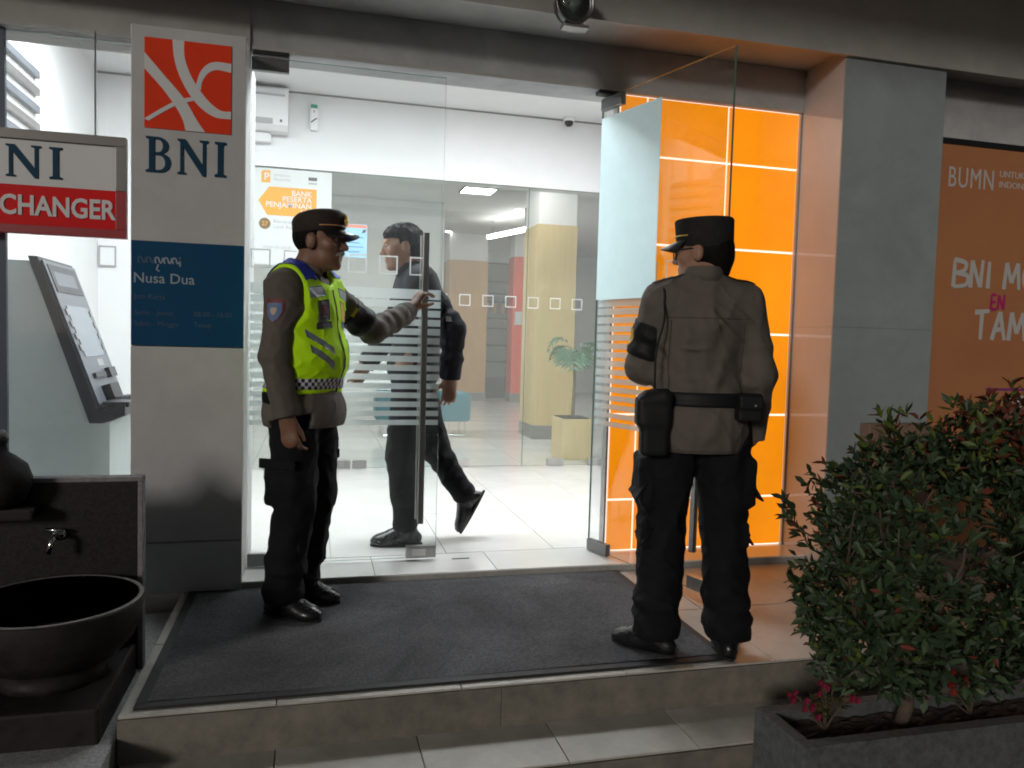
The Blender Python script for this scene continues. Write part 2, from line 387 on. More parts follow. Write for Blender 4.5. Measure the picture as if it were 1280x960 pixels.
def serif_word(word, x, y, z, h, mat, parent, gap=.13, sx=1.0):
    for ch in word:
        lp, w = serif(ch)
        shape('letter', [[(a*h*sx, b*h) for a, b in l] for l in lp], (x, y, z), mat, parent, .0025)
        x += (w+gap)*h*sx
serif_word('BNI', -.712, -.2355, 1.862, .152, m_teal, pl, gap=.16, sx=1.02)

# ------------------------------------------------------------------ lintel, fascia, canopy, right pillar
ln = tag(box('door_lintel', -.305, 2.66, -.015, .18, 2.505, 2.738, m_header), 'grey rendered lintel right above the glass doors and the orange panels', 'lintel')
box('lintel_edge_strip', -.30, 2.655, -.021, -.0155, 2.505, 2.522, m_soffit, ln)
wl = tag(box('window_lintel', -4.0, -.3055, -.03, .18, 2.485, 2.738, m_soffit), 'dark lintel above the cash machine window on the left', 'lintel')
box('lintel_edge_strip', -4.0, -.776, -.036, -.0305, 2.485, 2.50, m_header, wl)
fa = tag(box('fascia_beam', -4.5, 7.5, -.385, -.36, 2.70, 3.30, m_soffit), 'dark horizontal fascia beam along the top of the entrance', 'beam')
cn = tag(box('canopy', -6.0, 9.0, -2.15, .30, 3.302, 3.42, m_soffit), 'flat dark canopy roof over the entrance steps', 'canopy')
box('recess_soffit', -4.4, 7.4, -.359, .30, 2.742, 2.80, m_soffit, None, 0, 'structure')
rp = thing('tiled_pillar', 'wide grey glazed pillar between the orange panels and the poster', 'pillar', (3.0, 0, 0))
box('core', 2.668, 3.292, -.352, .30, 0, 2.741, m_header, rp)
for z0, z1 in ((.001, 1.2993), (1.30, 2.699)):
    box('tile', 2.661, 3.293, -.3605, -.3525, z0, z1, m_ptile, rp, .0012)
    box('tile', 2.6605, 2.6675, -.3518, .0, z0, z1, m_reveal, rp, .0006)
# notch box on the pillar foot (dark edged utility plate seen beside the shrub)
ub = thing('utility_box', 'brown metal utility box low on the grey pillar behind the shrub', 'utility box', (2.93, -.37, 0))
box('body', 2.86, 3.25, -.44, -.3615, .004, .79, M('brown_enamel', (.20, .13, .09), .45, var=.2), ub, .006)
box('door_panel', 2.88, 3.23, -.4445, -.4405, .05, .77, MATS['brown_enamel'], ub, .002)

# right bay: poster on the shop glazing
wb = tag(box('bay_wall', 3.294, 7.0, -.16, .30, 2.395, 2.741, m_header), 'grey rendered band above the orange promotional poster', 'wall')
ps = thing('promo_poster', 'brown-orange promotional poster with hand-lettered white words behind the shrub', 'poster', (3.9, -.2, .2))
m_poster = M('poster_print', (.47, .21, .085), .45, var=.3, vscale=1.4, var2=(.42, .155, .07))
m_pink = M('magenta_print', (.45, .02, .14), .5); m_purple = M('purple_print', (.20, .03, .20), .5); m_pwhite = M('poster_white', (.50, .49, .47), .5)
box('board', 3.294, 5.6, -.215, -.20, .03, 2.36, m_poster, ps)
box('top_frame', 3.294, 5.6, -.222, -.16, 2.361, 2.3945, m_black, ps, .002)
PY = -.2158
text('lettering', 'BUMN', .165, (3.475, PY, 2.125), m_pwhite, ps, bold=0.0, sx=.66, space=1.12)
text('lettering', 'UNTUK', .052, (3.835, PY, 2.205), m_pwhite, ps, bold=.004)
text('lettering', 'INDONESIA', .052, (3.835, PY, 2.145), m_pwhite, ps, bold=.004)
STROKE = {'B': [[(0, 0), (.03, 1)], [(0, 1), (.5, .9), (.45, .62), (.05, .52)], [(.05, .52), (.6, .42), (.55, .1), (0, 0)]],
          'N': [[(0, 0), (.02, 1)], [(.02, 1), (.42, .02)], [(.42, .02), (.50, 1.05)]], 'I': [[(.05, 0), (.08, 1)]],
          'M': [[(0, 0), (.08, 1)], [(.08, 1), (.32, .25)], [(.32, .25), (.58, 1)], [(.58, 1), (.68, 0)]],
          'O': [[(.3, 1), (.05, .75), (.02, .3), (.25, 0), (.52, .2), (.58, .7), (.3, 1)]],
          'T': [[(0, .95), (.62, 1.02)], [(.30, 1), (.28, 0)]], 'A': [[(0, 0), (.30, 1)], [(.30, 1), (.55, 0)], [(.08, .35), (.50, .40)]],
          'P': [[(0, 0), (.03, 1)], [(.03, 1), (.5, .92), (.48, .55), (.05, .48)]], 'E': [[(0, 0), (.02, 1)], [(.02, 1), (.42, 1)], [(.01, .5), (.36, .52)], [(0, 0), (.44, .02)]]}
ADV = {'B': .78, 'N': .74, 'I': .30, 'M': .92, 'O': .80, 'T': .78, 'A': .74, 'P': .66, 'E': .6, ' ': .5}
def brush(word, x, z, h, mat, w=.16):
    for ch in word:
        for si, st in enumerate(STROKE.get(ch, [])):
            c = np.array(sm(*st))*h if len(st) > 2 else np.array(st)*h
            wd_ = np.linspace(1.15, .85, len(c))*w*h
            shape('brush_letter', [ribbon2d(c, wd_)], (x, PY-.0012*si, z), mat, ps, .0004)
        x += ADV[ch]*h
brush('BNI MO', 3.555, 1.56, .155, m_pwhite)
brush('EN', 3.83, 1.44, .085, m_pink, .2)
brush('TAMP', 3.72, 1.262, .165, m_pwhite)
shape('rule', [[(0, 0), (.8, 0), (.8, .014), (0, .014)]], (3.83, PY, .965), m_purple, ps, .0005)
brush('TE', 3.98, .80, .12, m_pwhite, .22)

# flood lamp fixed to the fascia
fl = thing('flood_lamp', 'unlit round glass flood lamp hanging from the fascia above the doors', 'lamp', (1.12, -.41, 2.70))
m_smoke = glass_mat('lamp_glass', (.75, .78, .76)); m_refl = M('lamp_reflector', (.62, .63, .62), .5, metal=.2, var=.3, vscale=30)
an = np.arange(28)*2*math.pi/28
def ringy(r, y, cz=2.705): return np.stack([1.12+r*np.cos(an), np.full(28, y), cz+r*np.sin(an)], 1)
v, f = loft([ringy(.055, -.44), ringy(.085, -.455), ringy(.092, -.52), ringy(.086, -.524), ringy(.080, -.505), ringy(.03, -.46)]); raw('housing', v, f, m_patch, fl, True)
v, f = loft([ringy(.079, -.507), ringy(.045, -.475), ringy(.018, -.468)]); raw('reflector', v, f, m_refl, fl, True)
v, f = loft([ringy(.081, -.512), ringy(.06, -.530), ringy(.02, -.537)]); raw('lens', v, f, m_smoke, fl, True)
box('bracket', 1.10, 1.14, -.455, -.431, 2.60, 2.78, m_patch, fl, .003)
box('lamp_foot', 1.07, 1.19, -.515, -.455, 2.598, 2.613, m_alu, fl, .004)

# ------------------------------------------------------------------ backlit orange panels
op = thing('orange_panel_wall', 'bright backlit orange panel wall with white joints right of the doors', 'wall panel', (2.1, 0, 0))
XS = [1.562, 1.718, 2.203, 2.648]; ZS = [.042, .325, .795, 1.255, 1.722, 2.191, 2.503]
box('backing', 1.556, 2.658, .012, .06, .041, 2.504, m_joint, op)
for i in range(3):
    for j in range(6):
        box('panel', XS[i]+.006, XS[i+1]-.006, .0, .0115, ZS[j]+.006, ZS[j+1]-.006, m_orange, op, .0008)
box('side_trim', 2.6485, 2.6595, -.012, .0605, .041, 2.504, m_alu, op, .001)
box('side_trim', 1.5455, 1.5555, -.004, .0605, .041, 2.504, m_alu, op, .001)

# ------------------------------------------------------------------ glass door leaves
def pane(name, x0, x1, y0, y1, z0, z1, parent, gm=None, local=True):
    bm = bmesh.new(); bm_box(bm, x0, x1, y0, y1, z0, z1, 0)
    bm.normal_update()
    for f_a in bm.faces:
        if abs(f_a.normal.y) < .5: f_a.material_index = 1
    return from_bm(name, bm, [gm or m_glass, m_gedge], parent, local=local)
def square_loops(s=.05, w=.007):
    a = s; b = s-w
    return [[(-a, -a), (a, -a), (a, a), (-a, a)], [(-b, -b), (-b, b), (b, b), (b, -b)]]
def leaf(name, label, pivot, rz, sgn, width):
    """local: pivot at 0, leaf runs along sgn*x, street side at -y"""
    t = thing(name, label, 'glass door', pivot, rz)
    a, b = sorted((-.055*sgn, (width-.055)*sgn))
    pane('pane', a, b, -.006, .006, .012, 2.44, t)
    for zz, nm in ((.004, 'patch_fitting'), (2.375, 'patch_fitting')):
        p, q = sorted((-.054*sgn, .115*sgn))
        box(nm, p, q, -.016, .016, zz, zz+.062, m_patch, t, .003, local=True)
    p, q = sorted(((width-.21)*sgn, (width-.058)*sgn))
    lk = box('lock_fitting', p, q, -.016, .016, .012, .075, m_steel, t, .003, local=True)
    c = (p+q)/2; box('lock_plate', c-.045, c+.025, -.0185, -.0162, .024, .062, m_signwhite, lk, .001, local=True)
    # pull handles on both faces
    hx = (width-.145)*sgn
    for s_ in (-1, 1):
        bm = bmesh.new(); y0, y1 = (-.062, -.040) if s_ < 0 else (.040, .062)
        bm_box(bm, hx-.015, hx+.015, y0, y1, .20, 1.66, .003)
        h_ = from_bm('pull_handle', bm, m_steel, t, local=True)
        for zz in (.42, 1.44):
            v, f = tube([(hx, -.0065*1 if s_ < 0 else .0065, zz), (hx, y1 if s_ < 0 else y0, zz)], .008, 10)
            raw('standoff', v, f, m_steel, h_, True, local=True)
    # frosted stripes and little squares
    n = 15
    for i in range(n):
        z1 = 1.37-i*.0462; hgt = .0345-.0006*i if i else .05
        if i == 0: z1 += .012
        box('frosted_stripe', a+.004, b-.004, -.0075, -.0066, z1-hgt, z1, m_frost, t, local=True)
    k = 0; x = a+.045+.004
    while x < b-.03:
        shape('square_decal', [[(u, w_) for u, w_ in l] for l in square_loops(.046)], (x, -.0072, 1.497), m_frost2, t, .0003, local=True)
        x += .1515
    return t
dl = leaf('glass_door', 'closed glass door leaf being pulled by the officer in the yellow vest', (-.245, 0, .04), 0, 1, .925)
dr = leaf('glass_door', 'glass door leaf swung wide open in front of the orange panels', (1.50, 0, .04), 0, -1, .925)
dr.rotation_euler = (0, 0, R(107))
m_film = M('pale_blue_film', (.66, .86, .90), .25, var=.03)  # film colour lightened to carry the lit lobby's reflection
box('reflection_film', -.415, .052, .0066, .0078, 1.37, 2.335, m_film, dr, local=True)
tc_ = thing('door_closer_hinge', 'dark top pivot block of the left glass door under the lintel', 'hinge', (-.2, 0, 2.46))
box('block', -.295, -.13, -.03, .03, 2.484, 2.5045, m_black, tc_, .003)
tc2 = thing('door_closer_hinge', 'dark top pivot block of the open glass door under the lintel', 'hinge', (1.5, 0, 2.46))
box('block', 1.43, 1.545, -.03, .03, 2.484, 2.5045, m_black, tc2, .003)
stp = tag(box('door_stop', .71, .80, -.02, -.008, .0395, .0425, m_patch, None, .001), 'small metal floor plate in the doorway between the two leaves', 'floor plate')

# ------------------------------------------------------------------ lobby and banking hall shell
ifl = struct('interior_floor', -1.70, 7.0, .1005, 14.0, -.05, .031, m_grout)
xs = [-1.70+.6*i for i in range(15)]; ys = [.102]+[.45+.6*i for i in range(23)]
tiles(ifl, xs, ys, .0315, m_itile, gap=.003, th=.008)
cl = struct('interior_ceiling', -1.70, 7.0, .181, 14.0, 3.19, 3.30, m_ceil)
lw = tag(box('lobby_side_wall', -1.80, -1.66, .181, 2.9, .032, 3.189, m_white), 'white left wall of the lobby beside the cash machine', 'wall')
rw = tag(box('lobby_side_wall', 2.66, 2.80, .301, 2.80, .032, 3.189, m_white), 'white right wall of the lobby behind the orange panels', 'wall')
bk = tag(box('lobby_bulkhead', -1.659, 2.659, 2.85, 3.02, 2.565, 3.189, m_white), 'white bulkhead wall above the inner glass partition', 'wall')
box('shadow_gap', -1.659, 2.659, 2.843, 2.8495, 3.175, 3.188, m_skirt, bk)
nw = tag(box('lobby_nib_wall', -1.659, -.52, 2.85, 3.02, .032, 2.5645, m_white), 'white solid wall at the back of the lobby left of the glass partition', 'wall')
for nm, a, lab in (('hall_wall', (-1.70, -1.60, 3.03, 14.0), 'white left wall of the banking hall'), ('hall_wall', (6.9, 7.0, 3.03, 14.0), 'white right wall of the banking hall'), ('hall_wall', (-1.599, 6.899, 13.0, 13.1), 'white far end wall of the banking hall')):
    tag(box(nm, a[0], a[1], a[2], a[3], .032, 3.189, m_white), lab, 'wall')
tag(box('hall_wall', 2.801, 6.899, 2.85, 3.02, .032, 3.189, m_white), 'white front wall of the banking hall behind the lobby', 'wall')

tag(box('hall_partition', -1.599, 1.85, 7.5, 7.6, .041, 3.188, m_white), 'plain white partition wall in the hall left of the wood columns', 'wall')
def ceiling_light(x, y, w, d, label, mat, z=3.189):
    t = thing('ceiling_light', label, 'ceiling light', (x, y, z-.03))
    bm = bmesh.new()
    for a in ((x-w/2-.015, x+w/2+.015, y-d/2-.015, y-d/2), (x-w/2-.015, x+w/2+.015, y+d/2, y+d/2+.015), (x-w/2-.015, x-w/2, y-d/2, y+d/2), (x+w/2, x+w/2+.015, y-d/2, y+d/2)):
        bm_box(bm, *a, z-.022, z)
    from_bm('frame', bm, m_alu, t)
    box('diffuser', x-w/2+.001, x+w/2-.001, y-d/2+.001, y+d/2-.001, z-.016, z-.004, mat, t)
for x, nm in ((-1.05, 'lobby ceiling light above the cash machine'), (.35, 'lobby ceiling light just inside the closed glass door'), (1.75, 'lobby ceiling light just inside the open glass door')):
    ceiling_light(x, 1.0, 1.15, .55, nm, m_lamp)
HL = [((.2, 4.3, 1.1, .5), 'left'), ((2.0, 4.3, 1.1, .5), 'middle'), ((4.2, 4.6, 1.1, .5), 'right')]
for a, nm in HL: ceiling_light(*a, nm+' of the three hall ceiling lights close behind the inner glass', m_lamph)
ceiling_light(2.1, 6.3, .42, .42, 'small square lit ceiling panel seen through the inner glass', m_lamph)
ceiling_light(-.2, 5.5, 1.2, .5, 'added ceiling light out of view that brightens the white partition wall', m_lamph)  # extra lamp added out of view to lift the partition's brightness
ceiling_light(5.6, 8.6, 1.2, .6, 'hall ceiling light to the right behind the near column', m_lamph)
ceiling_light(-.6, 8.6, 1.2, .6, 'hall ceiling light at the far left of the hall', m_lamph)
# small downlights
for i, (x, y) in enumerate(((.9, 5.6), (2.6, 5.4), (1.3, 7.8), (3.0, 7.6), (2.4, 10.4))):
    v, f = lathe([(.0, -.012), (.045, -.012), (.052, -.004), (.06, -.006), (.06, 0)], 20, (x, y, 3.189))
    tag(raw('downlight', v, f, m_lamph, None, True), ('small round downlight left of the square ceiling panel', 'small round downlight above the near wood column', 'small round downlight farther left before the white partition', 'small round downlight beside the hanging light trough', 'farthest small round downlight above the far wood column')[i], 'downlight', 'round hall downlights')

# inner glass partition
ip = thing('inner_partition', 'frameless inner glass partition between lobby and banking hall', 'glass partition', (1.0, 2.86, .04))
seams = [-.515, .33, 1.07, 1.86, 2.655]
for i in range(4):
    p = pane('pane', seams[i]+.002, seams[i+1]-.002, 2.854, 2.866, .045, 2.560, ip, m_glass2, local=False)
for x0, x1 in ((-.40, -.24), (.18, .322), (.338, .46), (1.19, 1.36), (2.1, 2.26), (2.50, 2.64)):
    box('patch_fitting', x0, x1, 2.845, 2.875, .042, .11, m_steel, ip, .003)
for i in range(14):
    if -.40+.21*i > .2: shape('square_decal', square_loops(.05), (-.40+.21*i+.013, 2.8525, 1.533), m_frost2, ip, .0003)
for x0, x1 in ((-.51, 1.06),):
    for i in range(15):
        z1 = 1.36-i*.0462
        box('frosted_stripe', x0, x1, 2.8518, 2.8526, z1-.030, z1, m_frost, ip)
# deposit insurance poster and the blue notice taped on the glass
po = thing('glass_poster', 'white deposit insurance poster with an ochre arrow on the inner glass', 'poster', (-.22, 2.84, 1.85))
m_ochre = M('ochre_print', (.66, .31, .035), .5); m_gprint = M('grey_print', (.35, .35, .35), .5); m_paper = M('poster_paper', (.62, .65, .63), .5); m_dprint = M('dark_print', (.08, .08, .08), .5)
box('sheet', -.50, .13, 2.8475, 2.8495, 1.76, 2.548, m_paper, po)
QY = 2.8468
shape('arrow', [[(0, .118), (.085, .235), (.465, .235), (.465, 0), (.07, 0)]], (-.457, QY, 2.165), m_ochre, po, .0003)
for s, z in (('BANK', 2.335), ('PESERTA', 2.285), ('PENJAMINAN', 2.235), ('LPS', 2.180)):
    text('lettering', s, .062, (-.03, QY-.0008, z), m_signwhite, po, ext=.0002, bold=.012, align='RIGHT')
v, f = lathe([(0, -.0003), (.046, -.0003), (.046, .0003), (0, .0003)], 24); v = np.stack([v[:, 0]-.405, QY+v[:, 2], v[:, 1]+2.095], 1); raw('seal', v, f, M('brown_seal', (.16, .10, .04), .5), po)
text('lettering', '27', .05, (-.405, QY-.0008, 2.078), m_ochre, po, ext=.0002, bold=.01, align='CENTER')
text('lettering', 'Bilamana Simpanan', .040, (-.34, QY, 2.105), m_gprint, po, ext=.0002)
text('lettering', 'Layak Bayar', .040, (-.34, QY, 2.062), m_gprint, po, ext=.0002)
text('lettering', 'www.lps.go.id', .040, (-.42, QY, 1.895), m_gprint, po, ext=.0002)
shape('emblem', [[(0, 0), (.07, 0), (.07, .10), (.015, .10), (0, .085)]], (-.435, QY, 2.43), m_ochre, po, .0003)
text('lettering', 'P', .085, (-.415, QY-.0008, 2.45), m_signwhite, po, ext=.0002, bold=.02)
text('lettering', 'LEMBAGA', .030, (-.34, QY, 2.485), m_gprint, po, ext=.0002); text('lettering', 'PENJAMIN', .030, (-.34, QY, 2.45), m_gprint, po, ext=.0002)
shape('emblem', [[(0, 0), (.07, 0), (.07, .028), (0, .028)]], (-.06, QY, 2.47), m_dprint, po, .0003); shape('emblem', [[(0, 0), (.07, 0), (.07, .014), (0, .014)]], (-.06, QY, 2.44), m_gprint, po, .0003)
bn = thing('blue_notice', 'small pale blue notice with red top on the inner glass', 'notice', (.34, 2.84, 1.85))
box('sheet', .245, .43, 2.848, 2.8495, 1.855, 2.135, M('pale_blue_print', (.30, .52, .66), .5), bn)
box('red_strip', .247, .428, 2.8472, 2.8479, 2.105, 2.13, M('soft_red_print', (.62, .22, .14), .5), bn)
for i, z in enumerate((2.02, 1.975, 1.94, 1.90)): box('print_line', .262, .40-.03*(i % 2), 2.8472, 2.8479, z, z+.008, M('blue_print', (.08, .2, .35), .5), bn)
shape('emblem', [[(0, 0), (.03, .01), (.036, .035), (.01, .03)]], (.385, 2.8472, 2.06), m_dprint, bn, .0003)

# wall things in the lobby
ac = thing('air_conditioner', 'white wall air conditioner above the inner glass', 'air conditioner', (-.55, 2.75, 2.83))
prof = [(2.8495, 2.825), (2.8495, 3.165), (2.70, 3.165), (2.665, 3.14), (2.655, 2.93), (2.67, 2.86), (2.72, 2.825)]
secs = [np.array([(x, y, z) for y, z in prof]) for x in (-.98, -.225)]
v, f = loft(secs); raw('casing', v, f, m_white, ac)
box('louvre', -.95, -.34, 2.648, 2.6655, 2.865, 2.905, m_gprint, ac, .003); box('grille_slot', -.95, -.25, 2.656, 2.663, 3.085, 3.10, m_gprint, ac)
box('display', -.285, -.27, 2.650, 2.660, 2.88, 2.90, m_dprint, ac)
box('pipe_duct', -.60, -.36, 2.78, 2.8495, 2.745, 2.824, m_white, ac, .004)
ex = thing('air_freshener', 'slim white air freshener with green cap on the bulkhead', 'dispenser', (-.02, 2.83, 2.88))
box('body', -.055, .012, 2.80, 2.8495, 2.88, 3.06, m_white, ex, .012); box('cap', -.048, .005, 2.802, 2.846, 3.0605, 3.09, M('green_plastic', (.0, .20, .11), .4), ex, .008)
shape('swoosh', [ribbon2d(bez((0, 0), (.02, .01), (.03, .03), (.05, .035), 8), .010)], (-.047, 2.7985, 2.94), m_dprint, ex, .0004); shape('mark', [[(0, 0), (.012, 0), (.012, .02), (0, .02)]], (-.028, 2.7985, 3.02), m_gprint, ex, .0004)
cc = thing('security_camera', 'small dome security camera below the lobby ceiling', 'security camera', (2.19, 2.83, 3.19))
v, f = lathe([(.0, .0), (.055, .0), (.055, -.02), (.04, -.03)], 20, (2.19, 2.79, 3.189)); raw('mount', v, f, m_white, cc, True)
v, f = lathe([(.04, -.025), (.036, -.055), (.02, -.072), (.0, -.077)], 20, (2.19, 2.79, 3.189)); raw('dome', v, f, m_black, cc, True)

# hall furniture
def wood_column(name, label, x0, x1, y0, y1, ztop, wm):
    t = thing(name, label, 'column', ((x0+x1)/2, y0, .04))
    box('shaft', x0+.01, x1-.01, y0+.01, y1-.01, .04, 3.188, m_white, t)
    w = (x1-x0)
    box('veneer_panel', x0, x1, y0, y0+.0095, .201, ztop, wm, t, .001)
    box('veneer_panel', x0, x0+.0095, y0+.0098, y1, .201, ztop, wm, t, .001); box('veneer_panel', x1-.0095, x1, y0+.0098, y1, .201, ztop, wm, t, .001)
    box('skirting', x0-.006, x1+.006, y0-.006, y1+.006, .041, .199, m_skirt, t, .002)
wood_column('wood_column', 'near pale wood clad column with white top in the hall', 2.50, 2.98, 4.75, 5.35, 2.55, m_wood2)
wood_column('wood_column', 'far wider wood clad column with white top in the hall', 2.43, 3.17, 10.4, 11.0, 2.68, m_wood)
wd2 = thing('window_wall', 'dark glazed wall with horizontal bars at the far end of the hall', 'window', (3.45, 11.3, .04))
box('glazing', 3.0, 4.2, 11.32, 11.36, .45, 2.75, m_darkwin, wd2)
box('base_panel', 3.0, 4.2, 11.30, 11.37, .04, .448, m_black, wd2)
for z in (.75, 1.08, 1.42, 1.62, 1.95, 2.12, 2.35, 2.72): box('bar', 3.0, 4.2, 11.29, 11.319, z, z+.035, m_slat, wd2)
m_choc = M('chocolate_print', (.14, .07, .04), .5)
for i in range(6): box('brochure', 3.32+i*.085, 3.38+i*.085, 11.27, 11.289, 1.75-.02*(i % 2), 1.94, m_choc if i % 2 else m_wood, wd2, .004)
cp = thing('coral_column', 'coral red clad column between the wood columns', 'column', (3.8, 10.2, .04))
box('cladding', 3.62, 4.02, 10.2, 10.6, .201, 2.78, m_coral, cp, .003); box('skirting', 3.615, 4.025, 10.195, 10.605, .041, .199, m_skirt, cp)
box('upper_shaft', 3.64, 4.0, 10.22, 10.58, 2.781, 3.188, m_white, cp); box('notice', 3.66, 3.80, 10.18, 10.199, 1.50, 1.75, m_paper, cp)
tv = thing('television', 'black flat television hanging from the hall ceiling by the near column', 'television', (2.75, 6.0, 2.5))
v = np.array([(2.66, 5.95, 2.93), (2.80, 6.45, 2.93), (2.82, 6.45, 2.46), (2.69, 5.95, 2.42)]); v = np.concatenate([v, v+np.array([.05, -.015, .01])])
raw('screen', v, [(0, 1, 2, 3), (7, 6, 5, 4), (0, 4, 5, 1), (1, 5, 6, 2), (2, 6, 7, 3), (3, 7, 4, 0)], m_black, tv)
v, f = tube([(2.76, 6.2, 2.8), (2.78, 6.2, 3.188)], .018, 8); raw('hanger', v, f, m_patch, tv)
tr = thing('light_trough', 'slim white light trough hung in the far hall', 'ceiling light', (3.0, 8, 2.85))
v = np.array([(2.80, 8.9, 2.90), (2.87, 8.9, 2.90), (3.32, 7.4, 2.90), (3.25, 7.4, 2.90)]); v = np.concatenate([v, v+np.array([0, 0, .06])])
raw('diffuser', v, [(3, 2, 1, 0), (4, 5, 6, 7), (0, 1, 5, 4), (1, 2, 6, 5), (2, 3, 7, 6), (3, 0, 4, 7)], m_lamph, tr)
for p in ((2.87, 8.75), (3.25, 7.55)):
    v, f = tube([(*p, 2.96), (*p, 3.188)], .006, 6); raw('hanger', v, f, m_patch, tr)
bc = thing('waiting_bench', 'teal upholstered bench on thin metal legs in the hall', 'bench', (1.5, 5.1, .04))
bm = bmesh.new(); bm_box(bm, .70, 1.80, 4.95, 5.42, .22, .56, .05, seg=4); from_bm('seat', bm, m_tealfab, bc, True)
for x in (.78, 1.55, 1.74):
    v, f = tube([(x, 5.0, .041), (x, 5.0, .225)], .013, 8); raw('leg', v, f, m_chrome, bc)
    v, f = tube([(x, 5.36, .041), (x, 5.36, .225)], .013, 8); raw('leg', v, f, m_chrome, bc)
v, f = tube([(.78, 5.0, .06), (1.74, 5.0, .06)], .010, 8); raw('rail', v, f, m_chrome, bc)
pb = thing('indoor_planter', 'cream square planter box with a palm behind the inner glass', 'planter', (2.5, 3.3, .04))
box('box', 2.34, 2.64, 3.16, 3.50, .041, .44, m_wood2, pb, .006); box('soil', 2.36, 2.62, 3.18, 3.48, .4405, .45, m_darkstone, pb)
pm = thing('palm_plant', 'potted palm with drooping narrow fronds behind the inner glass', 'plant', (2.5, 3.33, .45))
m_palm = M('palm_leaf', (.10, .20, .11), .5, var=.3)
v, f = tube([(2.5, 3.33, .45), (2.51, 3.33, .8), (2.5, 3.34, 1.05)], [.02, .016, .012], 8); raw('stem', v, f, M('palm_stem', (.12, .10, .05), .7), pm)
for i in range(9):
    a = i*2*math.pi/9+.3; L_ = random.uniform(.22, .36); up = random.uniform(.15, .42)
    P = [np.array([2.5, 3.34, 1.03])+np.array([math.cos(a)*L_*t, math.sin(a)*L_*t*.7, up*2*t-(.25+up*1.35)*t*t]) for t in np.linspace(0, 1, 9)]
    V = []; F = []
    for k in range(8):
        p, q = P[k], P[k+1]; d = q-p; d /= np.linalg.norm(d); sd_ = np.cross(d, (0, 0, 1)); sd_ /= np.linalg.norm(sd_)
        for sgn in (-1, 1):
            ll = .15*math.sin(math.pi*min(1, (k+1.2)/9.5)); b0 = len(V)
            V += [p, p+d*.022, p+sgn*sd_*ll+d*ll*.7+np.array([0, 0, -.25*ll]), p+sgn*sd_*ll*.5+d*ll*.3+np.array([0, 0, .01])]; F.append((b0, b0+1, b0+2, b0+3))
    raw('frond', V, F, m_palm, pm)

# ------------------------------------------------------------------ cash machine bay on the left
wg = thing('window_glazing', 'large clear window in front of the cash machine', 'window', (-1.4, .03, 0))
pane('pane', -2.6, -.775, .025, .037, .03, 2.483, wg, local=False)
box('mullion', -1.372, -1.328, -.0, .024, .03, 2.484, M('slate_blue_frame', (.05, .065, .10), .4), wg, .002)
box('sill', -2.6, -.775, -.03, .06, -.0, .029, m_alu, wg, .002)
at = thing('cash_machine', 'pale grey cash machine with slanted black fascia behind the left window', 'cash machine', (-1.35, 1.0, .04))
m_body = M('cash_machine_shell', (.36, .405, .39), .4, var=.05); m_fascia = M('dark_fascia', (.02, .02, .024), .35); m_greyp = M('mid_grey_plastic', (.12, .13, .15), .35)
Y0, Y1 = .82, 1.42
def prism(pts, y0, y1):
    a = [(x, y0, z) for x, z in pts]; b = [(x, y1, z) for x, z in pts]; return loft([np.array(a), np.array(b)])
v, f = prism([(-1.655, .041), (-1.10, .041), (-1.10, .66), (-1.19, .70), (-1.50, 1.54), (-1.655, 1.54)], Y0, Y1); raw('cabinet', v, f, m_body, at)
v, f = prism([(-1.50, 1.565), (-1.455, 1.565), (-1.155, .72), (-1.02, .77), (-1.02, .70), (-1.13, .655), (-1.20, .655)], Y0-.012, Y1+.012); raw('fascia', v, f, m_fascia, at)
d = np.array([.30, 0, -.845]); d /= np.linalg.norm(d); nrm = np.array([.845, 0, .30]); nrm /= np.linalg.norm(nrm)
def on_fascia(name, t0, t1, y0, y1, h, mat, parent=at):
    p = np.array([-1.453, 0, 1.563]); q = []
    for hh in (.001, h):
        for t, y in ((t0, y0), (t1, y0), (t1, y1), (t0, y1)): q.append(p+d*t+nrm*hh+np.array([0, y, 0]))
    return raw(name, q, [(3, 2, 1, 0), (4, 5, 6, 7), (0, 1, 5, 4), (1, 2, 6, 5), (2, 3, 7, 6), (3, 0, 4, 7)], mat, parent)
m_scr = M('lit_screen', (.14, .16, .19), .2, emit=(.62, .72, .80), estr=.14)
bz = on_fascia('bezel', .02, .86, Y0+.01, Y1-.01, .012, m_greyp)
on_fascia('top_panel', .04, .20, Y0+.05, Y1-.05, .016, m_fascia)
on_fascia('screen', .28, .58, Y0+.10, Y1-.10, .016, m_scr)
on_fascia('card_slot', .66, .72, Y1-.22, Y1-.08, .04, m_fascia); on_fascia('cash_slot', .68, .71, Y0+.10, Y1-.28, .03, m_fascia)
on_fascia('keypad_hood', .76, .85, Y0+.18, Y1-.22, .06, m_black)
for k_ in range(4):
    for yy in (Y0+.05, Y1-.085): on_fascia('function_key', .30+.07*k_, .335+.07*k_, yy, yy+.035, .02, m_steel)
on_fascia('instruction_label', .08, .16, Y0+.10, Y1-.12, .0165, m_greyp)
on_fascia('sticker', .60, .64, Y0+.30, Y0+.42, .0135, m_gprint)
for k_ in range(12): box('key', -1.105+.022*(k_//3), -1.088+.022*(k_//3), Y0+.235+.04*(k_%3), Y0+.262+.04*(k_%3), .7862, .791, m_greyp, at)
box('shelf', -1.14, -1.0, Y0+.0, Y1, .745, .775, m_fascia, at, .006); box('keypad', -1.11, -1.03, Y0+.22, Y1-.22, .776, .786, m_steel, at, .002)
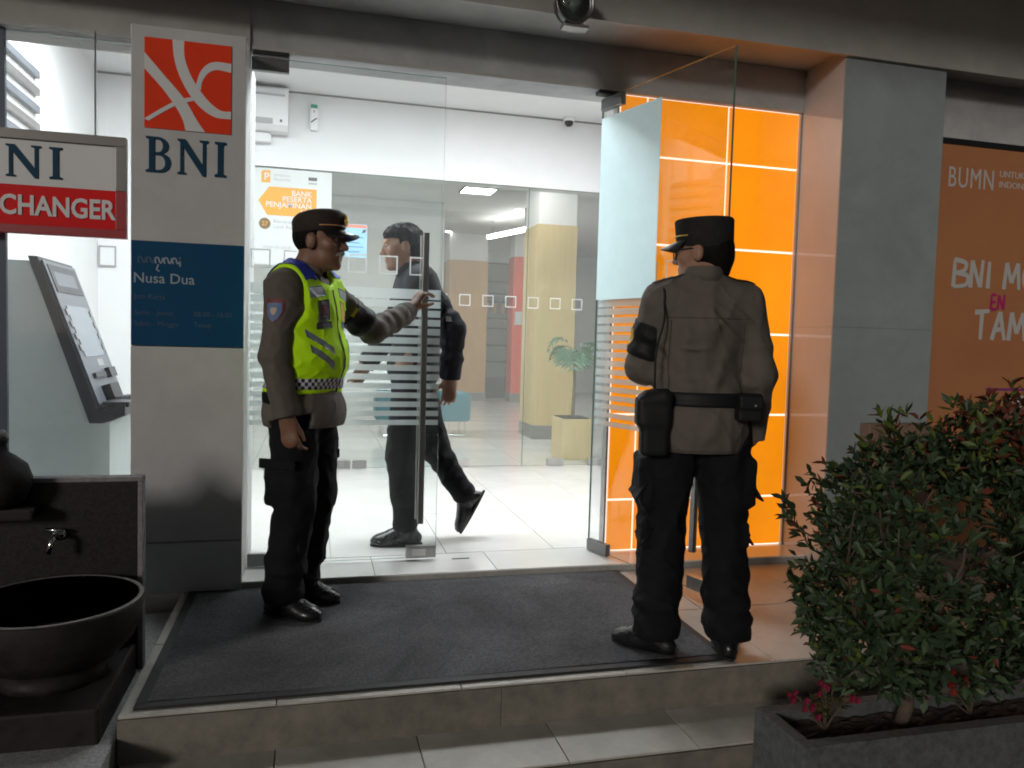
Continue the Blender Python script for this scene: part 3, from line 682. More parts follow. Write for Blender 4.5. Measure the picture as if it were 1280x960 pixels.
for i in range(8):  # solid slats built in place of frosted stripes on a glass wall
    z = 1.95+i*.105
    tag(box('stripe_slat', -1.659, -1.630, .35, 1.45, z, z+.045, m_greyp if i % 2 else m_alu, None, .003), ('lowest', 'second lowest', 'third lowest', 'fourth lowest', 'fourth highest', 'third highest', 'second highest', 'highest')[i]+' grey slat standing in for frosted stripes high on the lobby left wall', 'slat', 'slats standing in for stripes on the lobby left wall')
fr = thing('wall_frame', 'small square framed notice on the lobby back wall above the cash machine', 'picture frame', (-1.59, 2.84, 1.66))
box('sheet', -1.64, -1.535, 2.842, 2.8465, 1.69, 1.83, m_white, fr); 
bm = bmesh.new()
for a in ((-1.65, -1.525, 1.83, 1.842), (-1.65, -1.525, 1.678, 1.69), (-1.65, -1.64, 1.69, 1.83), (-1.535, -1.525, 1.69, 1.83)): bm_box(bm, a[0], a[1], 2.838, 2.8495, a[2], a[3])
from_bm('frame', bm, m_gprint, fr)

# hanging sign
sg = thing('exchange_sign', 'framed red and white sign board hanging in the left window', 'sign', (-1.5, -.1, 1.6))
SX0, SX1, SZ0, SZ1 = -2.05, -.822, 1.585, 2.032
box('white_panel', SX0+.03, SX1-.042, -.078, -.055, 1.795, SZ1-.042, m_signwhite, sg); box('red_panel', SX0+.03, SX1-.042, -.0775, -.055, SZ0+.038, 1.7945, m_red, sg)
m_sgframe = M('sign_frame', (.20, .185, .175), .4, metal=.4)
box('frame_side', SX0, SX1, -.09, -.05, SZ1-.042, SZ1, m_sgframe, sg, .002); box('frame_side', SX0, SX1, -.09, -.05, SZ0, SZ0+.038, M('red_frame', (.30, .02, .025), .4), sg, .002)
box('frame_side', SX1-.0418, SX1, -.0895, -.0505, SZ0+.0382, 1.7945, MATS['red_frame'], sg, .002); box('frame_side', SX1-.0418, SX1, -.0895, -.0505, 1.7948, SZ1-.0422, m_sgframe, sg, .002)
box('frame_side', SX0, SX0+.03, -.0895, -.0505, SZ0+.0382, SZ1-.0422, m_sgframe, sg, .002)
for x in (-1.9, -.95):
    v, f = tube([(x, -.07, SZ1), (x, -.07, 2.486)], .004, 6); raw('hanger_rod', v, f, m_steel, sg)
serif_word('BNI', -1.44, -.0805, 1.828, .138, m_teal, sg, gap=.18, sx=1.22)
text('lettering', 'MONEY CHANGER', .118, (-.868, -.0800, 1.668), m_signwhite, sg, ext=.002, bold=.026, align='RIGHT', sx=.82)

# ------------------------------------------------------------------ stone wash basin
sl = thing('granite_slab', 'upright black granite slab with grey edge behind the stone basin', 'stone slab', (-.95, -.88, -.30))
box('face', -1.9, -.607, -.90, -.86, -.299, .632, m_slab, sl, .003); box('edge_trim', -1.9, -.589, -.905, -.855, .6325, .650, m_slabedge, sl, .003); box('edge_trim', -.6065, -.589, -.905, -.855, -.299, .632, m_slabedge, sl, .003)
tp = thing('water_tap', 'small chrome tap on the black granite slab', 'tap', (-.86, -.93, .43))
v, f = tube([(-.86, -.9005, .45), (-.86, -.955, .455), (-.862, -.975, .448), (-.872, -.985, .40)], [.011, .010, .010, .009], 10); raw('spout', v, f, m_chrome, tp, True)
v, f = tube([(-.84, -.94, .468), (-.86, -.94, .472), (-.89, -.94, .475)], [.006, .007, .006], 8); raw('lever', v, f, m_chrome, tp, True)
v, f = tube([(-.86, -.9002, .45), (-.86, -.908, .45)], [.022, .022], 16); raw('flange', v, f, m_chrome, tp, True)
sh = tag(box('stone_shelf', -1.5, -.915, -1.0, -.9055, .520, .560, m_darkstone, None, .008), 'dark stone shelf under the clay jar', 'shelf')
jr = thing('clay_jar', 'round dark clay jar with a narrow capped neck on the stone shelf', 'jar', (-1.03, -.955, .56))
v, f = lathe([(.0, .0), (.05, .0), (.075, .02), (.098, .07), (.10, .10), (.085, .145), (.05, .175), (.028, .19), (.024, .215), (.030, .228), (.030, .235), (.0, .235)], 36, (-1.03, -.953, .5605)); raw('body', v, f, m_darkstone, jr, True)
v, f = lathe([(.0, .236), (.026, .236), (.028, .25), (.02, .262), (.0, .265)], 24, (-1.03, -.953, .5605)); raw('cap', v, f, m_slabedge, jr, True)
bs = thing('stone_basin', 'large round dark stone basin on a pedestal at the left edge', 'basin', (-.80, -1.19, .05))
CB = (-.80, -1.175, 0)
v, f = lathe([(.0, .095), (.12, .098), (.19, .122), (.236, .172), (.258, .232), (.268, .295), (.264, .303), (.250, .303), (.244, .295), (.225, .235), (.175, .185), (.10, .155), (.0, .148)], 64, CB); ob_ = raw('bowl', v, f, m_darkstone, bs, True)
v, f = lathe([(.2495, .3032), (.2505, .3045), (.262, .3045), (.2635, .3032)], 64, CB); raw('worn_rim', v, f, m_slabedge, bs, True)
v, f = lathe([(.0, .051), (.155, .051), (.155, .07), (.145, .10), (.0, .10)], 40, CB); raw('pedestal', v, f, m_darkstone, bs, True)
kb = tag(box('granite_kerb', -1.9, -.566, -1.62, -.30, -.299, -.06, m_speck, None, .006), 'low speckled granite kerb under the stone basin', 'kerb')
plth = tag(box('basin_plinth', -1.4, -.605, -1.44, -.93, -.298, .05, m_darkstone, None, .01), 'dark stone plinth block carrying the round basin', 'plinth')

# ------------------------------------------------------------------ planter and shrub
PX0, PX1, PY0, PY1, PZ = 1.44, 3.4, -2.35, -1.68, -.02
pt = thing('planter_box', 'grey concrete planter box in the lower right corner', 'planter', (2.4, -2.0, -.30))
m_pconc = M('planter_concrete', (.085, .088, .09), .8, var=.35, vscale=40, bump=.4, bscale=50)
PX0 = 1.415; PY0 = -1.985; PY1 = -1.72
for a in ((PX0, PX1, PY0, PY0+.045), (PX0, PX1, PY1-.045, PY1), (PX0, PX0+.045, PY0+.0455, PY1-.0455), (PX1-.045, PX1, PY0+.0455, PY1-.0455)):
    box('side', *a, -.299, .0, m_pconc, pt, .004)
m_soil = M('soil', (.035, .022, .016), .95, var=.5, vscale=30, bump=1.0, bscale=40)
nx, ny = 60, 14; V = []; F = []
for j in range(ny+1):
    for i in range(nx+1):
        V.append((PX0+.046+(PX1-PX0-.092)*i/nx, PY0+.046+(PY1-PY0-.092)*j/ny, -.045+rng.uniform(-.008, .012)))
for j in range(ny):
    for i in range(nx): a = j*(nx+1)+i; F.append((a, a+1, a+nx+2, a+nx+1))
raw('soil', V, F, m_soil, pt)

SB = np.array([1.87, -1.85, -.04])
sb = thing('shrub', 'dense glossy dark green shrub with reddish new leaves in the planter', 'shrub', tuple(SB))
m_bark = M('bark', (.09, .065, .045), .85, var=.35, vscale=30, bump=.6, bscale=60)
def leafmat(nm, c, c2): return M(nm, c, .5, spec=.3, var=.4, vscale=9, var2=c2)
m_lf = [leafmat('leaf_dark', (.036, .058, .026), (.018, .034, .017)), leafmat('leaf_mid', (.055, .088, .034), (.026, .048, .020)), leafmat('leaf_red', (.17, .032, .024), (.09, .035, .016)), leafmat('leaf_lime', (.10, .125, .02), (.05, .08, .02))]
CC = np.array([2.03, -1.86, .53]); CR = np.array([.55, .40, .47])
def trunk_pts(a, b, n=6, j=.012):
    t = np.linspace(0, 1, n)[:, None]; p = a+(b-a)*t; p[1:-1] += rng.normal(0, j, (n-2, 3)); return p
limbs = [tube(trunk_pts(SB, np.array([1.90, -1.86, .22])), np.linspace(.022, .017, 6), 10)]
tips = []
for i in range(9):
    a = rng.uniform(0, 6.28); e = np.array([1.90, -1.86, .20])+np.array([math.cos(a)*rng.uniform(.15, .36), math.sin(a)*rng.uniform(.1, .25), rng.uniform(.25, .62)])
    st = np.array([1.885, -1.857, rng.uniform(.02, .22)]); limbs.append(tube(trunk_pts(st, e, 7, .018), np.linspace(.012, .004, 7), 7))
    for k in range(5):
        q = st+(e-st)*rng.uniform(.45, 1); e2 = q+rng.normal(0, .12, 3)+np.array([0, 0, .06]); limbs.append(tube(trunk_pts(q, e2, 4, .008), np.linspace(.005, .002, 4), 5))
v, f = join(limbs); raw('trunk', v, f, m_bark, sb, True)
LV = np.array([(0, 0, 0), (.28, .17, .03), (.28, -.17, .03), (.62, .19, .02), (.62, -.19, .02), (1, 0, -.06), (.3, 0, -.02), (.62, 0, -.03)])
LF = [(0, 6, 1), (0, 2, 6), (1, 6, 7, 3), (6, 2, 4, 7), (3, 7, 5), (7, 4, 5)]
lobes = [(CC, CR, 1.0)]+[(CC+np.array(o_)*CR, CR*s, .55) for o_, s in (((-.62, -.1, -.2), .45), ((.1, -.2, .75), .42), ((.5, 0, .62), .42), ((-.35, .1, .35), .45), ((-.5, 0, -.62), .40), ((.55, -.2, -.45), .5), ((.9, 0, .1), .45), ((.1, -.5, -.1), .5))]
leaves = []
def add_rosette(c, axis, n, mi_p):
    ax, s, u = frame_of(axis)
    for k in range(n):
        a = k*2.4+rng.uniform(-.4, .4); tilt = rng.uniform(.25, 1.15); L = rng.uniform(.020, .054)
        d = ax*math.cos(tilt)+(s*math.cos(a)+u*math.sin(a))*math.sin(tilt)
        w = np.cross(d, ax); w /= max(1e-6, np.linalg.norm(w)); nn = np.cross(w, d)
        base = c+ax*rng.uniform(-.035, .02)
        leaves.append((base, d*L, w*L*rng.uniform(.75, 1.2), nn*L*rng.uniform(-1, 4.5), rng.choice(4, p=mi_p)))
cnt = 0
while cnt < 2300:
    c0, cr, dens = lobes[0] if rng.random() < .35 else lobes[rng.integers(1, len(lobes))]
    dd = rng.normal(0, 1, 3); dd /= np.linalg.norm(dd); rr = rng.uniform(.62, 1.0)+max(0, rng.normal(0, .07))
    p = c0+dd*cr*rr
    if p[2] < .11 or p[0] > 2.75: continue
    if p[2] > .58+(p[0]-1.42)*.92+rng.normal(-.02, .05): continue
    top = (p[2]-CC[2])/CR[2]; out = np.linalg.norm((p-CC)/CR)
    if out < .45: continue
    fresh = max(0, top)*.9 if out > .85 else 0
    red = .48*fresh*(1.5 if p[0] > 1.95 else .5)+.015; lime = .22*fresh*(1.4 if p[0] < 2.0 else .4)+.03; mid = .34
    tt = red+lime
    if tt > .6: red, lime = red*.6/tt, lime*.6/tt
    add_rosette(p, dd*np.array([1, 1, .7])+np.array([0, 0, .55]), int(rng.integers(5, 9)), [1-mid-red-lime, mid, red, lime]); cnt += 1
leaves.sort(key=lambda q: np.linalg.norm(q[0]-np.array([0, -3.9, 1.17])))
lm = []
for k in range(4):
    me = bpy.data.meshes.new('leaf'); me.from_pydata(LV.tolist(), [], LF); me.materials.append(m_lf[k]); me.polygons.foreach_set('use_smooth', [True]*len(LF)); lm.append(me)
for b_, d, w, nn, k in leaves[:300]:
    o = bpy.data.objects.new('leaf', lm[k]); link(o, sb)
    mtx = Matrix.Identity(4)
    for r in range(3): mtx[r][0], mtx[r][1], mtx[r][2], mtx[r][3] = d[r], w[r], nn[r], b_[r]-SB[r]
    o.matrix_local = mtx
V = []; F = []; MI = []
for b_, d, w, nn, k in leaves[300:]:
    n0 = len(V); V += list(b_+LV[:, :1]*d+LV[:, 1:2]*w+LV[:, 2:]*nn); F += [tuple(i+n0 for i in q) for q in LF]; MI += [int(k)]*len(LF)
fo = raw('foliage', V, F, m_lf, sb, True, kind='stuff'); fo.data.polygons.foreach_set('material_index', MI)

# low flowering plants at the shrub's foot
m_petal = M('pink_petal', (.20, .012, .04), .5, var=.2)
m_petal2 = M('red_petal', (.24, .018, .012), .5, var=.2)
def flowering(name, label, c, h, nfl, pm_, sp=.08):
    t = thing(name, label, 'plant', tuple(c)); c = np.array(c); st = []; LVs = []; LFs = []; PV = []; PF = []
    for i in range(nfl+7):
        tip = c+np.array([rng.normal(0, sp), rng.normal(0, sp*.45), h*rng.uniform(.5, 1)]); st.append(tube(trunk_pts(c, tip, 4, .006), np.linspace(.004, .002, 4), 5))
        for k in range(7):
            b_ = c+(tip-c)*rng.uniform(.3, 1); a = rng.uniform(0, 6.28); d = np.array([math.cos(a), math.sin(a), rng.uniform(-.1, .6)])*rng.uniform(.02, .038); w = np.cross(d, (0, 0, 1)); nn = np.cross(w, d)/np.linalg.norm(d)
            n0 = len(LVs); LVs += list(b_+LV[:, :1]*d+LV[:, 1:2]*w+LV[:, 2:]*nn); LFs += [tuple(q+n0 for q in g) for g in LF]
        if i < nfl:
            for fl_ in range(5):
                cc_ = tip+rng.normal(0, .012, 3)
                for k in range(5):
                    a = k*1.256+rng.uniform(0, .4); d = np.array([math.cos(a), -.3, math.sin(a)])*.013; w = np.cross(d, (0, -1, 0)); nn = np.array([0, -.006, 0])
                    n0 = len(PV); PV += list(cc_+LV[:, :1]*d+LV[:, 1:2]*w*2.4+LV[:, 2:]*nn); PF += [tuple(q+n0 for q in g) for g in LF]
    v, f = join(st); raw('stem', v, f, m_bark, t); raw('foliage', LVs, LFs, m_lf[1], t, True, kind='stuff'); raw('blossom', PV, PF, pm_, t, True, kind='stuff')
flowering('flowering_plant', 'small pink flowering plant at the left end of the planter', (1.60, -1.83, -.04), .15, 4, m_petal)
flowering('flowering_plant', 'small red flowering plant right of the shrub trunk', (2.16, -1.84, -.04), .16, 3, m_petal2)

# ------------------------------------------------------------------ people: smooth implicit bodies turned into one surface each
def vnoise(P):
    I = np.floor(P).astype(np.int64); fr_ = (P-I).astype(np.float32); u = fr_*fr_*(3-2*fr_); res = np.zeros(len(P), np.float32)
    for dx in (0, 1):
        wx = u[:, 0] if dx else 1-u[:, 0]
        for dy in (0, 1):
            wy = u[:, 1] if dy else 1-u[:, 1]
            for dz in (0, 1):
                wz = u[:, 2] if dz else 1-u[:, 2]
                h = ((I[:, 0]+dx)*73856093) ^ ((I[:, 1]+dy)*19349663) ^ ((I[:, 2]+dz)*83492791)
                h = (h ^ (h >> 13))*1274126177; h = (h ^ (h >> 16)) & 0xffff
                res += (h.astype(np.float32)/65535.0)*wx*wy*wz
    return res
def ridge(P, s): return 1-np.abs(2*vnoise(P*np.asarray(s, np.float32)+17.3)-1)
def A(*x): return np.array(x, np.float32)
def unit(v): v = np.asarray(v, float); return v/np.linalg.norm(v)
def cone(a, b, ra, rb, k=.02, flat=None):
    a, b = A(*a), A(*b); ba = b-a; L2 = max(1e-9, float(ba@ba))
    def fn(P):
        q = P-a; t = np.clip((q@ba)/L2, 0, 1); q = q-t[:, None]*ba
        if flat is not None:
            ax = A(*unit(flat[0])); q = q+(q@ax)[:, None]*ax*(flat[1]-1)
            return (np.linalg.norm(q, axis=1)-(ra+(rb-ra)*t))/max(1.0, flat[1]**.5)
        return np.linalg.norm(q, axis=1)-(ra+(rb-ra)*t)
    return (fn, k, (a+b)/2, float(np.linalg.norm(ba))/2+max(ra, rb))
def ell(c, r, k=.02, rot=None):
    c, r = A(*c), A(*r); Rm = None if rot is None else np.array(rot, np.float32)
    def fn(P):
        q = P-c
        if Rm is not None: q = q@Rm
        k0 = np.linalg.norm(q/r, axis=1); k1 = np.linalg.norm(q/(r*r), axis=1); return k0*(k0-1)/np.maximum(k1, 1e-6)
    return (fn, k, c, float(r.max()))
def rbox(c, h, rad, k=.006, rot=None):
    c, h = A(*c), A(*h); Rm = None if rot is None else np.array(rot, np.float32)
    def fn(P):
        q = P-c
        if Rm is not None: q = q@Rm
        q = np.abs(q)-(h-rad); return np.linalg.norm(np.maximum(q, 0), axis=1)+np.minimum(q.max(1), 0)-rad
    return (fn, k, c, float(np.linalg.norm(h)))
def smin(a, b, k):
    h = np.clip(.5+.5*(b-a)/k, 0, 1); return b+(a-b)*h-k*h*(1-h)
class Sdf:
    def __init__(s, prims, cuts=(), grow=0.0, fold=None): s.p, s.c, s.g, s.f = list(prims), list(cuts), grow, fold
    def __call__(s, P, near=False):
        P = P.astype(np.float32); d = None; ps_ = s.p
        if near:
            lo_, hi_ = P.min(0), P.max(0)
            ps_ = [q for q in s.p if np.linalg.norm(np.maximum(np.maximum(lo_-q[2], q[2]-hi_), 0)) < q[3]+q[1]+.07] or s.p
        for fn, k, _c, _r in ps_:
            e = fn(P); d = e if d is None else smin(d, e, k)
        d = d-s.g
        if s.f is not None:
            m_ = np.abs(d) < .026
            if m_.any(): d[m_] -= s.f(P[m_])
        for fn, k in s.c: d = -smin(-d, fn(P), k)     # carve
        return d
def plane_cut(n, o, k=.004):   # removes the side the normal points to
    n, o = A(*unit(n)), A(*o)
    return (lambda P: -((P-o)@n), k)
def polygonize(sdf, lo, hi, res):
    B = 4; lo = np.asarray(lo, float); n = np.ceil((np.asarray(hi, float)-lo)/(res*B)).astype(int)
    ax = [lo[i]+(np.arange(n[i])+.5)*res*B-res*.5 for i in range(3)]
    G = np.stack(np.meshgrid(*ax, indexing='ij'), -1).reshape(-1, 3)
    Dc = sdf(G).reshape(n).astype(np.float32)
    mk = np.abs(Dc) < res*B*1.15
    D = Dc.repeat(B, 0).repeat(B, 1).repeat(B, 2); mf = mk.repeat(B, 0).repeat(B, 1).repeat(B, 2)
    ix = np.argwhere(mf); ix = ix[np.argsort((ix[:, 2]//12)*4096+(ix[:, 0]//24), kind='stable')]
    for i in range(0, len(ix), 12000):
        q = ix[i:i+12000]; D[q[:, 0], q[:, 1], q[:, 2]] = sdf(lo+q*res, True)
    S = D < 0; N = np.array(D.shape)
    c8 = [S[a:N[0]-1+a, b:N[1]-1+b, c:N[2]-1+c] for a in (0, 1) for b in (0, 1) for c in (0, 1)]
    cnt = sum(c.astype(np.int8) for c in c8); act = (cnt > 0) & (cnt < 8)
    cells = np.argwhere(act); vid = -np.ones(act.shape, np.int64); vid[act] = np.arange(len(cells))
    acc = np.zeros((len(cells), 3)); num = np.zeros(len(cells))
    for a in range(3):
        o1, o2 = [(1, 2), (0, 2), (0, 1)][a]
        for b in (0, 1):
            for c in (0, 1):
                p = cells.copy(); p[:, o1] += b; p[:, o2] += c; q = p.copy(); q[:, a] += 1
                d0 = D[p[:, 0], p[:, 1], p[:, 2]]; d1 = D[q[:, 0], q[:, 1], q[:, 2]]; cr = (d0 < 0) != (d1 < 0)
                t = np.where(cr, d0/np.where(cr, d0-d1, 1), 0); pt_ = p.astype(float); pt_[:, a] += t
                acc[cr] += pt_[cr]; num[cr] += 1
    V = lo+acc/num[:, None]*res; F = []
    for a in range(3):
        o1, o2 = [(1, 2), (2, 0), (0, 1)][a]; sl_ = [slice(1, N[i]-1) for i in range(3)]; sl_[a] = slice(0, N[a]-1)
        s0 = S[tuple(sl_)]; sl2 = list(sl_); sl2[a] = slice(1, N[a]); s1 = S[tuple(sl2)]
        for flip, m_ in ((False, s0 & ~s1), (True, ~s0 & s1)):
            e = np.argwhere(m_)
            if not len(e): continue
            for i in range(3):
                if i != a: e[:, i] += 1
            qd = []
            for b, c in ((0, 0), (1, 0), (1, 1), (0, 1)):
                p = e.copy(); p[:, o1] -= 1-b; p[:, o2] -= 1-c; qd.append(vid[p[:, 0], p[:, 1], p[:, 2]])
            qd = np.stack(qd, 1)
            F.append(qd[:, ::-1] if flip else qd)
    F = np.concatenate(F); F = F[(F >= 0).all(1)]
    # one light smoothing pass
    s = np.zeros_like(V); w = np.zeros(len(V))
    for i in range(4):
        np.add.at(s, F[:, i], V[F[:, (i+1) % 4]]); np.add.at(w, F[:, i], 1)
    V = V*.5+.5*s/np.maximum(w, 1)[:, None]
    return V, F
def skin_obj(name, sdf, lo, hi, res, mat, parent):
    V, F = polygonize(sdf, lo, hi, res)
    me = bpy.data.meshes.new(name); me.vertices.add(len(V)); me.vertices.foreach_set('co', V.ravel())
    me.loops.add(F.size); me.loops.foreach_set('vertex_index', F.ravel().astype(np.int32))
    me.polygons.add(len(F)); me.polygons.foreach_set('loop_start', (np.arange(len(F))*4).astype(np.int32))
    me.update(calc_edges=True); me.validate(); me.polygons.foreach_set('use_smooth', np.ones(len(me.polygons), bool)); me.materials.append(mat)
    o = bpy.data.objects.new(name, me); link(o, parent); return o
def decal(name, sdf, corners, dr_, n, m, lift, mat, parent, cells=None):
    """cloth patch draped on a surface: bilinear grid of start points marched along dr_"""
    c = np.asarray(corners, float); dr_ = unit(dr_)
    u, w = np.meshgrid(np.linspace(0, 1, n+1), np.linspace(0, 1, m+1), indexing='ij'); u = u.reshape(-1, 1); w = w.reshape(-1, 1)
    P = (c[0]*(1-u)+c[1]*u)*(1-w)+(c[3]*(1-u)+c[2]*u)*w
    for _ in range(60): P = P+np.clip(sdf(P)-lift, -.01, .05)[:, None]*dr_*.7
    P2 = P+dr_*.0025
    nn = (n+1)*(m+1); F = []; MI = []
    for i in range(n):
        for j in range(m):
            a = i*(m+1)+j; F.append((a, a+m+1, a+m+2, a+1)); MI.append(0 if cells is None else cells(i, j))
    rim = [(i*(m+1), (i+1)*(m+1)) for i in range(n)]+[((i+1)*(m+1)+m, i*(m+1)+m) for i in range(n)]+[(j+1, j) for j in range(m)]+[(n*(m+1)+j, n*(m+1)+j+1) for j in range(m)]
    for a, b in rim: F.append((a, b, b+nn, a+nn)); MI.append(0)
    o = raw(name, np.concatenate([P, P2]), F, mat, parent, True, local=True); o.data.polygons.foreach_set('material_index', MI); return o
def belt_band(name, sdf, z0, z1, a0, a1, na, nz, lift, mat, parent, cy=0.0, cells=None, tilt=0.0):
    """band wrapped round a trunk by angle (0 = front, positive to the person's right)"""
    V = []; F = []; MI = []
    an_ = np.linspace(a0, a1, na+1); zz = np.linspace(z0, z1, nz+1)
    g = np.array([(math.sin(a), math.cos(a), z) for a in an_ for z in zz])
    P = np.stack([g[:, 0]*.35, cy+g[:, 1]*.35, g[:, 2]+tilt*g[:, 1]], 1); D_ = np.stack([-g[:, 0], -g[:, 1], np.zeros(len(g))], 1)
    for _ in range(60): P = P+np.clip(sdf(P)-lift, -.01, .05)[:, None]*D_*.7
    P2 = P+D_*.003; nn = len(P)
    for i in range(na):
        for j in range(nz):
            a = i*(nz+1)+j; F.append((a, a+1, a+nz+2, a+nz+1)); MI.append(0 if cells is None else cells(i, j))
    for i in range(na):
        for a, b in ((i*(nz+1), (i+1)*(nz+1)), ((i+1)*(nz+1)+nz, i*(nz+1)+nz)): F.append((a, b, b+nn, a+nn)); MI.append(0)
    o = raw(name, np.concatenate([P, P2]), F, mat, parent, True, local=True); o.data.polygons.foreach_set('material_index', MI); return o

def hand(w, d, pn, ts, curl, spread=1.0, thumb=(.55, .75, .25)):
    w = np.asarray(w, float); d = unit(d); pn = np.asarray(pn, float); pn = unit(pn-d*(pn@d)); ts = np.asarray(ts, float); ts = ts-d*(ts@d); ts = unit(ts-pn*(ts@pn))
    out = [cone(w-.01*d, w+.03*d, .026, .030, .02, (pn, 1.35)), cone(w+.03*d, w+.082*d, .034, .040, .015, (pn, 2.3))]
    fing = []
    for k, (o_, L, r) in enumerate(((.0315, .074, .0080), (.0108, .082, .0082), (-.0102, .076, .0079), (-.0305, .060, .0072))):
        p = w+.086*d+ts*o_*spread; th = R(8); dd = d+ts*o_*2.2*(spread-.2)
        for i, fr_ in enumerate((.46, .30, .26)):
            th += R(curl[k])*(.75, 1.0, .7)[i]; dv = unit(unit(dd)*math.cos(th)+pn*math.sin(th)); q = p+dv*L*fr_
            fing.append(cone(p, q, r*(1-.07*i), r*(.95-.09*i), .002)); p = q
    p = w+.022*d+ts*.024+pn*.006; dv = unit(d*thumb[0]+ts*thumb[1]+pn*thumb[2]); q = p+dv*.046; fing.append(cone(p, q, .0135, .0108, .010))
    dv = unit(dv+d*.5+pn*.25-ts*.25); fing.append(cone(q, q+dv*.034, .0105, .0080, .004))
    return out+fing
def yawm(yaw, pitch=0.0, roll=0.0):
    c, s = math.cos(yaw), math.sin(yaw); cp, sp_ = math.cos(pitch), math.sin(pitch); cr, sr = math.cos(roll), math.sin(roll)
    return np.array([[c, -s, 0], [s, c, 0], [0, 0, 1]])@np.array([[1, 0, 0], [0, cp, -sp_], [0, sp_, cp]])@np.array([[cr, 0, sr], [0, 1, 0], [-sr, 0, cr]])
def head_prims(c, Rm, nose=1.0, jowl=1.0):
    T = lambda *p: tuple(np.asarray(c)+Rm@np.array(p, float)); E = lambda p, r, k: ell(T(*p), r, k, Rm)
    pr = [E((0, -.012, .030), (.076, .097, .086), .02), E((0, .030, -.018), (.061, .062, .084), .03), E((0, .036, -.068), (.050*jowl, .050, .040), .03),
          cone(T(0, .074, -.090), T(0, .076, -.092), .017, .017, .02), E((.046, .060, -.012), (.020, .022, .022), .02), E((-.046, .060, -.012), (.020, .022, .022), .02),
          cone(T(-.036, .079, .036), T(.036, .079, .036), .0115, .0115, .012)]
    pr += [cone(T(0, .090, .022), T(0, .110*nose, -.016), .0075, .0125, .012), cone(T(.011, .098, -.021), T(.011, .099, -.021), .0095, .0095, .008), cone(T(-.011, .098, -.021), T(-.011, .099, -.021), .0095, .0095, .008)]
    pr += [cone(T(-.021, .085, -.050), T(.021, .085, -.050), .0075, .0075, .008), cone(T(-.017, .084, -.061), T(.017, .084, -.061), .0085, .0085, .006)]
    for s in (-1, 1): pr += [E((s*.079, -.008, -.002), (.011, .022, .033), .008), cone(T(s*.083, -.018, .018), T(s*.086, -.012, -.024), .006, .006, .005)]
    cuts = [(E((s*.031, .098, .017), (.017, .013, .011), 0)[0], .010) for s in (-1, 1)]
    return pr, cuts, T

class Person:
    def __init__(s, name, label, loc, rz):
        s.root = thing(name, label, 'person', loc, rz); s.loc = np.array(loc, float); s.rz = rz
        c, n = math.cos(-rz), math.sin(-rz); s.Ri = np.array([[c, -n, 0], [n, c, 0], [0, 0, 1]])
    def L(s, *p): return tuple(s.Ri@(np.array(p, float)-s.loc))
    def D(s, *p): return tuple(s.Ri@np.array(p, float))

def trunk(J, belly=1.0, g=0.0, wide=1.0):
    pe, be, ch = np.array(J['pelvis']), np.array(J['belly']), np.array(J['chest']); sr, sl_ = np.array(J['sh_r']), np.array(J['sh_l']); nk = np.array(J['neck'])
    up = ch+np.array([0, -.005, .06])
    return [ell(pe, (.165*wide+g, .118+g, .125), .05), ell(be, (.152*wide*belly+g, .118*belly+g, .16), .06), ell(ch, (.168*wide+g, .118+g, .17), .06),
            cone(sr*.86+up*.14, sl_*.86+up*.14, .066+g, .066+g, .05), cone(nk+np.array([0, -.012, -.01]), sr+np.array([0, -.005, .018]), .046+g, .034+g, .045), cone(nk+np.array([0, -.012, -.01]), sl_+np.array([0, -.005, .018]), .046+g, .034+g, .045)]
def arm(sh, el, wr, g=0.0, r=(.058, .046, .043, .030)):
    return [cone(sh, el, r[0]+g, r[1]+g, .035), cone(el, wr, r[2]+g, r[3]+g, .02)]
def leg(hp, kn, an_, g=0.0, r=(.092, .064, .062, .042)):
    return [cone(hp, kn, r[0]+g, r[1]+g, .05), cone(kn, an_, r[2]+g, r[3]+g, .02)]
def shoe_prims(an_, yaw, pitch=0.0, shaft=.14, g=0.0):
    """boot: toe towards +y turned by yaw (positive left); pitch>0 lifts the heel"""
    Rm = yawm(yaw, -pitch); T = lambda *p: tuple(np.asarray(an_)+Rm@np.array(p, float))
    pr = [ell(T(0, -.035, -.055), (.038+g, .052+g, .042), .02, Rm), ell(T(0, .075, -.060), (.044+g, .080+g, .040), .03, Rm), ell(T(0, .125, -.066), (.046+g, .060+g, .033), .03, Rm),
          cone(T(0, .0, -.01), T(0, .065, -.045), .046+g, .041+g, .03), cone(T(0, -.008, -.03), tuple(np.asarray(an_)+np.array([0, -.01, shaft])), .045+g, .052+g, .02)]
    sole = plane_cut(Rm@np.array([0, 0, -1.0]), T(0, 0, -.088), .006)
    return pr, [sole], T, Rm
def cut_at(a, b, t=1.0):
    a, b = np.asarray(a, float), np.asarray(b, float); return b-a, a+(b-a)*t

